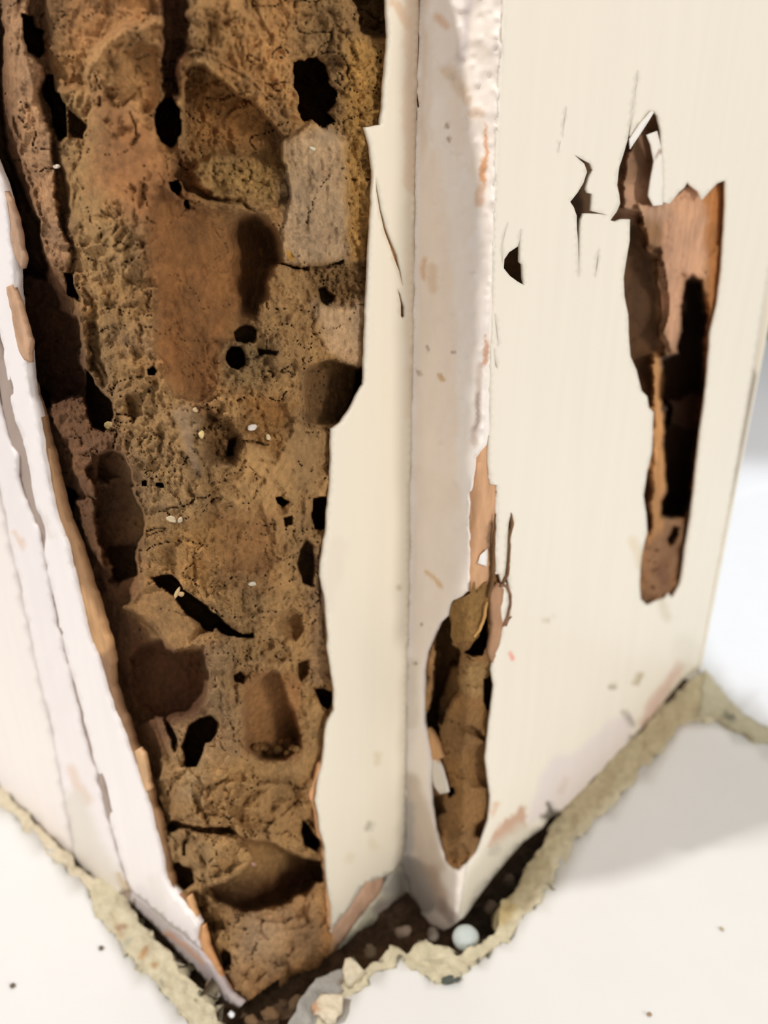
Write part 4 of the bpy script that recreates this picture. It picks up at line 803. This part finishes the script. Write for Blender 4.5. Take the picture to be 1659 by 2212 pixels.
# wood inside the lower slot
W = Relief(890, 1110, 1225, 1900, 3, 5, seed=9, rimfall=0)
L, B, Ad, K = W.level, W.bowl, W.add, W.kind
W.rough[:] = .6
L([(906, 1400), (930, 1370), (950, 1350), (958, 1360), (950, 1430), (936, 1500), (926, 1560), (918, 1610), (908, 1560)], 3, 5, 3, (6, 0), fib=.5)
L([(950, 1332), (976, 1328), (980, 1380), (996, 1400), (990, 1460), (966, 1500), (944, 1560), (950, 1600), (940, 1612), (922, 1580), (930, 1520), (940, 1440), (944, 1380)], 55, 5, 4, (-10, 0))
L([(952, 1500), (972, 1440), (1000, 1440), (996, 1490), (966, 1540), (950, 1560)], 30, 10, 4)
L([(1018, 1402), (1034, 1376), (1046, 1340), (1056, 1330), (1052, 1370), (1040, 1412), (1020, 1416), (1004, 1408)], 60, 5, 3)
L([(972, 1330), (970, 1300), (1000, 1284), (1030, 1290), (1056, 1260), (1060, 1290), (1044, 1330), (1032, 1370), (1014, 1388), (986, 1394), (974, 1370)], 2.5, 5, 4)
L([(1060, 1240), (1086, 1240), (1090, 1340), (1080, 1400), (1064, 1440), (1052, 1420), (1060, 1340), (1058, 1290)], 3, 6, 3, fib=.8)
L([(1000, 1440), (1060, 1430), (1066, 1470), (1040, 1480), (1006, 1476)], 8, 10, 5)
L([(1042, 1470), (1056, 1462), (1064, 1490), (1062, 1530), (1050, 1530), (1044, 1500)], 44, 4, 2)
L([(912, 1540), (932, 1540), (944, 1570), (952, 1606), (940, 1606), (924, 1580)], 55, 5, 3)
B([(1000, 1610), (1040, 1606), (1056, 1650), (1052, 1700), (1016, 1700), (998, 1660)], 9, 24, 3, .4)
L([(992, 1574), (1020, 1570), (1046, 1596), (1040, 1604), (1010, 1590)], 13, 8, 4)
L([(966, 1704), (978, 1700), (984, 1714), (972, 1722)], 28, 5, 2)
B([(1020, 1780), (1048, 1770), (1044, 1810), (1020, 1808)], 8, 14, 2, .5)
B([(976, 1826), (1000, 1820), (1016, 1840), (1004, 1868), (980, 1866), (966, 1846)], 6, 16, 2, .5)
L([(930, 1720), (960, 1716), (966, 1750), (946, 1764)], 14, 6, 3)
Ad([(950, 1800), (1040, 1800), (1020, 1880), (960, 1880)], -4, 20, 4)
W.finish(.9); W.D += 1.0
wm = lambda x, y: (sdf(x, y, H4) > -14)
slotw = W.build('slot_wood', wm, tfront, M_core, JAMB, (164, 122, 74), [
    ([(906, 1400), (958, 1350), (936, 1500), (918, 1620)], (204, 158, 108), 6, .95),
    ([(1000, 1430), (1060, 1430), (1060, 1500), (990, 1500)], (188, 152, 100), 10, .7),
    ([(930, 1800), (966, 1790), (990, 1884), (960, 1880)], (212, 162, 106), 8, .9), ([(990, 1870), (1060, 1780), (1064, 1700), (1040, 1860), (1000, 1890)], (212, 162, 106), 5, .8),
    ([(960, 1800), (1040, 1780), (1020, 1850), (970, 1860)], (150, 114, 74), 12, .7),
    ([(972, 1300), (1050, 1270), (1030, 1380), (980, 1390)], (150, 114, 60), 8, .8)])
fs = sheet('paint_strip', [(928, 1638), (944, 1634), (956, 1660), (964, 1690), (968, 1712), (950, 1716), (938, 1700), (930, 1670)], [], lambda x, y: tfront(x, y) + .0025, M_paint, slotw, (226, 218, 204), [([(934, 1590), (944, 1636)], (214, 170, 130), 2, .9, 10)], step=6, thick=.001, jit=.5, seed=9)
fs['label'] = 'white sliver of paint stuck inside the lower slot'
splinter('splinter', [(924, 1574), (932, 1580), (946, 1606), (956, 1636), (944, 1640), (930, 1638), (926, 1610)], lambda x, y: tfront(x, y) + .002, 0, (208, 160, 112), slotw, seed=12)
splinter('splinter', [(984, 1392), (974, 1372), (976, 1340), (968, 1312), (990, 1292), (1014, 1286), (1020, 1262), (1028, 1284), (1046, 1258), (1060, 1256), (1060, 1290), (1046, 1330), (1036, 1364), (1016, 1386)], tfront, -.0005, (166, 126, 72), slotw, seed=13, thick=.002, mat=M_core, und=.0022, label='brown crumbly tongue of eaten wood over the lower slot')
splinter('splinter', [(1060, 1280), (1078, 1262), (1090, 1276), (1082, 1310), (1086, 1350), (1078, 1400), (1066, 1430), (1058, 1410), (1066, 1350)], tfront, .0008, (176, 136, 104), slotw, seed=14)

def tube(name, P2, rad, tfun, lift, col, parent, mat=M_hollow, label=None):
    """a fibre following a path on the face"""
    P2 = np.array(P2, float); n = len(P2); m = 7
    s_ = np.linspace(0, n - 1, n * 5); x = np.interp(s_, range(n), P2[:, 0]); y = np.interp(s_, range(n), P2[:, 1])
    x = x + 1.2 * fbm(x * 3, y * 3, 30, 2, 3); r = np.interp(s_, range(n), rad) / 1000
    c = pts(x, y, tfun(x, y) - lift / 1000); tg = np.gradient(c, axis=0); tg /= np.linalg.norm(tg, axis=1)[:, None] + 1e-12
    v = c - np.array([0, 0, H]); u = np.cross(tg, v); u /= np.linalg.norm(u, axis=1)[:, None]; w_ = np.cross(tg, u)
    V = []; Fc = []
    for i in range(len(c)):
        for k in range(m):
            a = 2 * math.pi * k / m; V.append(c[i] + r[i] * (math.cos(a) * u[i] + math.sin(a) * w_[i]))
    for i in range(len(c) - 1):
        for k in range(m): Fc.append([i * m + k, i * m + (k + 1) % m, (i + 1) * m + (k + 1) % m, (i + 1) * m + k])
    Fc += [[k for k in range(m)][::-1], [(len(c) - 1) * m + k for k in range(m)]]
    o = mesh_obj(name, V, Fc, mat, parent, lin(col))
    if label: o['label'] = label
    return o
tube('wood_fibre', [(1104, 1108), (1106, 1130), (1101, 1160), (1100, 1200), (1096, 1240), (1084, 1262)], [.2, .9, .5, .6, .8, .8], tfront, 1.0, (128, 92, 62), slotw)
tube('wood_fibre', [(1070, 1110), (1068, 1150), (1066, 1200), (1064, 1250), (1056, 1290)], [.3, .6, .9, 1.1, .9], tfront, .8, (120, 88, 56), slotw)
tube('wood_fibre', [(1080, 1264), (1094, 1266), (1104, 1284), (1103, 1310), (1096, 1335), (1086, 1352)], [.8, .6, .5, .5, .8, .8], tfront, 1.2, (140, 104, 78), slotw)
tube('wood_fibre', [(1052, 1300), (1046, 1330), (1036, 1360), (1024, 1376)], [.5, .8, .8, .5], tfront, 1.2, (196, 152, 90), slotw)
tube('wood_fibre', [(1094, 1352), (1098, 1338), (1106, 1332)], [.4, .6, .3], tfront, 1.2, (120, 84, 60), slotw)

# hidden far sides of the frame
def wallquad(name, a, b, z0, z1, col, parent=None, mat=M_paint, th=.003):
    a = np.array(a); b = np.array(b); d = (b - a) / np.linalg.norm(b - a); n = np.array([-d[1], d[0]]) * th
    q = [a, b, b + n, a + n]; V = [(p[0], p[1], z) for z in (z0, z1) for p in q]
    Fc = [[0, 3, 2, 1], [4, 5, 6, 7], [0, 1, 5, 4], [1, 2, 6, 5], [2, 3, 7, 6], [3, 0, 4, 7]]
    return mesh_obj(name, V, Fc, mat, parent, lin(col), False)
C2 = floor_pt(1517, 1440)[:2]; dA = np.array([math.cos(math.radians(A_ANG)), math.sin(math.radians(A_ANG))]); dC = np.array([math.cos(math.radians(C_ANG)), math.sin(math.radians(C_ANG))])
wallquad('end_panel', C2 - dC * .002, C2 - dC * .002 + dA * .20, -.012, .465, CR, JAMB)
A2 = TIP + dA * .22
wallquad('back_panel', C2 + dA * .2, A2 + dC * .01, -.012, .465, CR, JAMB)

# ------------------------------------------------------------------ casing left of the post
CAS = empty('casing_strip', tuple(floor_pt(180, 1800)), 'off-white moulded door casing strip left of the eaten post', 'casing')
gl = [(-80, 600), (-34, 700), (-20, 780), (-8, 850), (4, 900), (14, 940), (24, 965), (38, 985), (38, 1030), (46, 1060), (60, 1100), (74, 1130), (86, 1160), (94, 1205), (104, 1245), (112, 1290), (122, 1345), (134, 1395), (146, 1440), (160, 1490), (182, 1590), (206, 1670), (226, 1750), (250, 1840), (264, 1884), (278, 1925)]
def und_cas(x, y): return 0.0006 * fbm(x, y, 60, 3, 6, .6, 3) + .00025 * fbm(x, y, 16, 3, 2, 1, 3)
mid = [(-140, 400), (-60, 800), (0, 1060), (30, 1200), (60, 1340), (90, 1480), (118, 1600), (134, 1690), (150, 1780), (170, 1878)]
sheet('casing_bead', gl + [(230, 1930), (190, 1890), (172, 1880)] + mid[::-1] + [(-240, 0), (-300, -200), (-200, -200), (-110, 300)], [], tA, M_paint, CAS, (242, 234, 231), [
    ([(150, 1660), (166, 1700), (190, 1730)], (226, 196, 172), 8, .7, 10), ([(160, 1740), (190, 1830), (230, 1900)], (222, 214, 200), 14, .8, 30), ([(34, 1150), (44, 1180)], (226, 190, 160), 3, .6, 6),
    ([(258, 1890), (270, 1920)], (196, 170, 130), 4, .8, 8)], step=9, thick=.0012, lift=.0014, jit=2.5, und=und_cas, rim=M_paint, seed=6)
sheet('casing_board', mid + [(186, 1900), (120, 1828), (0, 1710), (-170, 1543), (-510, 400), (-690, -200), (-300, -200), (-240, 0)], [], tA, M_paint, CAS, (244, 235, 228), [], step=16, thick=.006, lift=-.0004, jit=1.0, und=lambda x, y: .0002 * fbm(x, y, 90, 2, 1), seed=7)
sheet('gap_filler', [(-20, 700), (14, 780), (60, 960), (80, 1060), (100, 1130), (104, 1200), (130, 1340), (290, 1920), (292, 1960), (250, 1930), (90, 1300), (60, 1100), (20, 960), (-20, 800)], [], lambda x, y: tA(x, y) + .0010, M_putty, CAS, (168, 150, 138), [([(30, 950), (60, 1060)], (170, 150, 140), 10, .6, 20)], step=9, thick=.002, jit=1, und=lambda x, y: .0012 * fbm(x, y, 26, 3, 5, 1, 2.5), seed=8)

# left wall carrying the casing, beyond the frame
aw = floor_pt(-175, 1538)[:2]
struct(wallquad('wall_left', aw + dA * .002, aw + dA * 1.5, -.012, 1.4, (238, 226, 214), None, M_paint, .02))

# ------------------------------------------------------------------ loose bits resting in the eaten wood
def chip(name, cx, cy, w_, h_, ang, depth, col, label, cat, seed, lift=.0, tf=tcore, thick=.0008):
    a = math.radians(ang); rs = np.random.RandomState(seed); n = 9; P_ = []
    for i in range(n):
        t = 2 * math.pi * i / n; r = 1 + .25 * (rs.rand() - .5); u, v = w_ / 2 * math.cos(t) * r, h_ / 2 * math.sin(t) * r
        P_.append((cx + u * math.cos(a) - v * math.sin(a), cy + u * math.sin(a) + v * math.cos(a)))
    f = lambda x, y: tf(x, y) + depth / 1000
    c0 = pts(np.array([cx]), np.array([cy]), f(np.array([cx]), np.array([cy])))[0]
    o = sheet(name, P_, [], f, M_flake, None, col, [], step=3.5, thick=thick, lift=lift, jit=.8, und=lambda x, y: .0006 * fbm(x, y, 10, 2, seed % 16), seed=seed, edge_seg=3, origin=tuple(c0))
    return tag(o, label, cat)
def dep(x, y):
    i = int(round((y + 446) / 3)); j = int(round((x + 150) / 3)); return float(R.D[i - 2:i + 3, j - 2:j + 3].min())
for i, (cx_, cy_, w_, h_, an, col, lb, ct, nm) in enumerate([
    (546, 924, 22, 13, -20, (212, 202, 190), 'largest white flake stuck on the brown mud left of the big right cavity', 'flake', 'white_flake'),
    (435, 939, 12, 19, 0, (214, 190, 130), 'oval yellowish pellet beside the grey streak in the middle of the mud', 'pellet', 'pellet'),
    (580, 945, 9, 13, -20, (206, 184, 146), 'small cream pellet just right of the largest white flake', 'pellet', 'pellet'),
    (370, 1122, 24, 13, 8, (196, 176, 142), 'flat pale wood chip on the mud ledge left of centre', 'wood chip', 'wood_chip'),
    (388, 1124, 10, 12, 40, (200, 182, 152), 'small pale chip right beside the flat chip on the mud ledge', 'wood chip', 'wood_chip'),
    (422, 886, 12, 10, 10, (196, 168, 130), 'tiny tan flake above the oval yellowish pellet', 'flake', 'tan_flake'),
    (120, 360, 10, 9, 0, (226, 210, 190), 'tiny white speck on the upper left pillar of rotten wood', 'flake', 'white_flake'),
    (546, 1262, 16, 9, -10, (200, 190, 170), 'small greyish white flake low on the central mud slab', 'flake', 'white_flake'),
    (676, 320, 14, 5, 15, (222, 214, 184), 'glinting sliver at the top of the pale fibrous block', 'sliver', 'sliver'),
    (234, 918, 20, 18, 10, (168, 146, 98), 'greenish tan fragment inside the dark pocket on the left', 'fragment', 'fragment'),
    (548, 1868, 12, 8, 20, (222, 176, 156), 'pinkish glossy flake on the lip above the lowest hollow', 'flake', 'pink_flake'),
    (1003, 2062, 8, 14, 20, (200, 170, 130), 'x', 'x', 'x')][:11]):
    chip(nm, cx_, cy_, w_, h_, an, dep(cx_, cy_) - .8, col, lb, ct, 40 + i)
# leaf like pair of chips at the crack
o = chip('wing_chip', 382, 1281, 26, 8, -68, 8, (198, 168, 122), 'upright leaf-shaped tan chip sticking out of the black crack', 'wood chip', 61, thick=.0006)
o = chip('wing_chip', 391, 1284, 14, 11, 10, 8, (186, 154, 110), 'rounded tan chip lying against the upright leaf-shaped chip', 'wood chip', 62, thick=.0006)
# crumbs on the floor of the arched tunnel
rs = np.random.RandomState(5)
names = ['leftmost', 'second from the left', 'third from the left', 'fourth from the left', 'middle', 'largest pale', 'seventh from the left', 'third from the right', 'second from the right', 'rightmost']
for i in range(10):
    px = 553 + i * 9.6; py = 1614 + 8 * rs.rand() + (4 if 2 < i < 8 else -2); r = .0012 + .0008 * rs.rand()
    if i == 5: r = .0024
    t = tcore(np.array([px]), np.array([py])) + (dep(px, py) - 1.6) / 1000; p = pts(np.array([px]), np.array([py]), t)[0]
    rock('crumb', tuple(p), r, M_core, (196, 160, 106) if i == 5 else (150, 112, 66), names[i] + ' crumb in the heap at the bottom of the arched tunnel', 'crumb', 70 + i, (1, 1, .8), rot=i, sub=2, group='crumbs in the arched tunnel')

# dark object far back on the next room's floor
dp = floor_pt(1660, 722)
import bmesh
bm = bmesh.new(); bmesh.ops.create_cone(bm, cap_ends=True, segments=32, radius1=.034, radius2=.028, depth=.09)
bmesh.ops.bevel(bm, geom=[e for e in bm.edges if abs(e.verts[0].co.z - e.verts[1].co.z) < 1e-5], offset=.006, segments=3, affect='EDGES')
Vv = np.array([v.co[:] for v in bm.verts]) + np.array([dp[0] + .018, dp[1], .045]); Ff = [[v.index for v in f.verts] for f in bm.faces]; bm.free()
tag(mesh_obj('door_stop', Vv, Ff, M_flake, None, lin((70, 92, 96)), True, origin=(float(dp[0]) + .018, float(dp[1]), 0)), 'blurred dark teal object on the far floor behind the right edge of the frame', 'door stop')
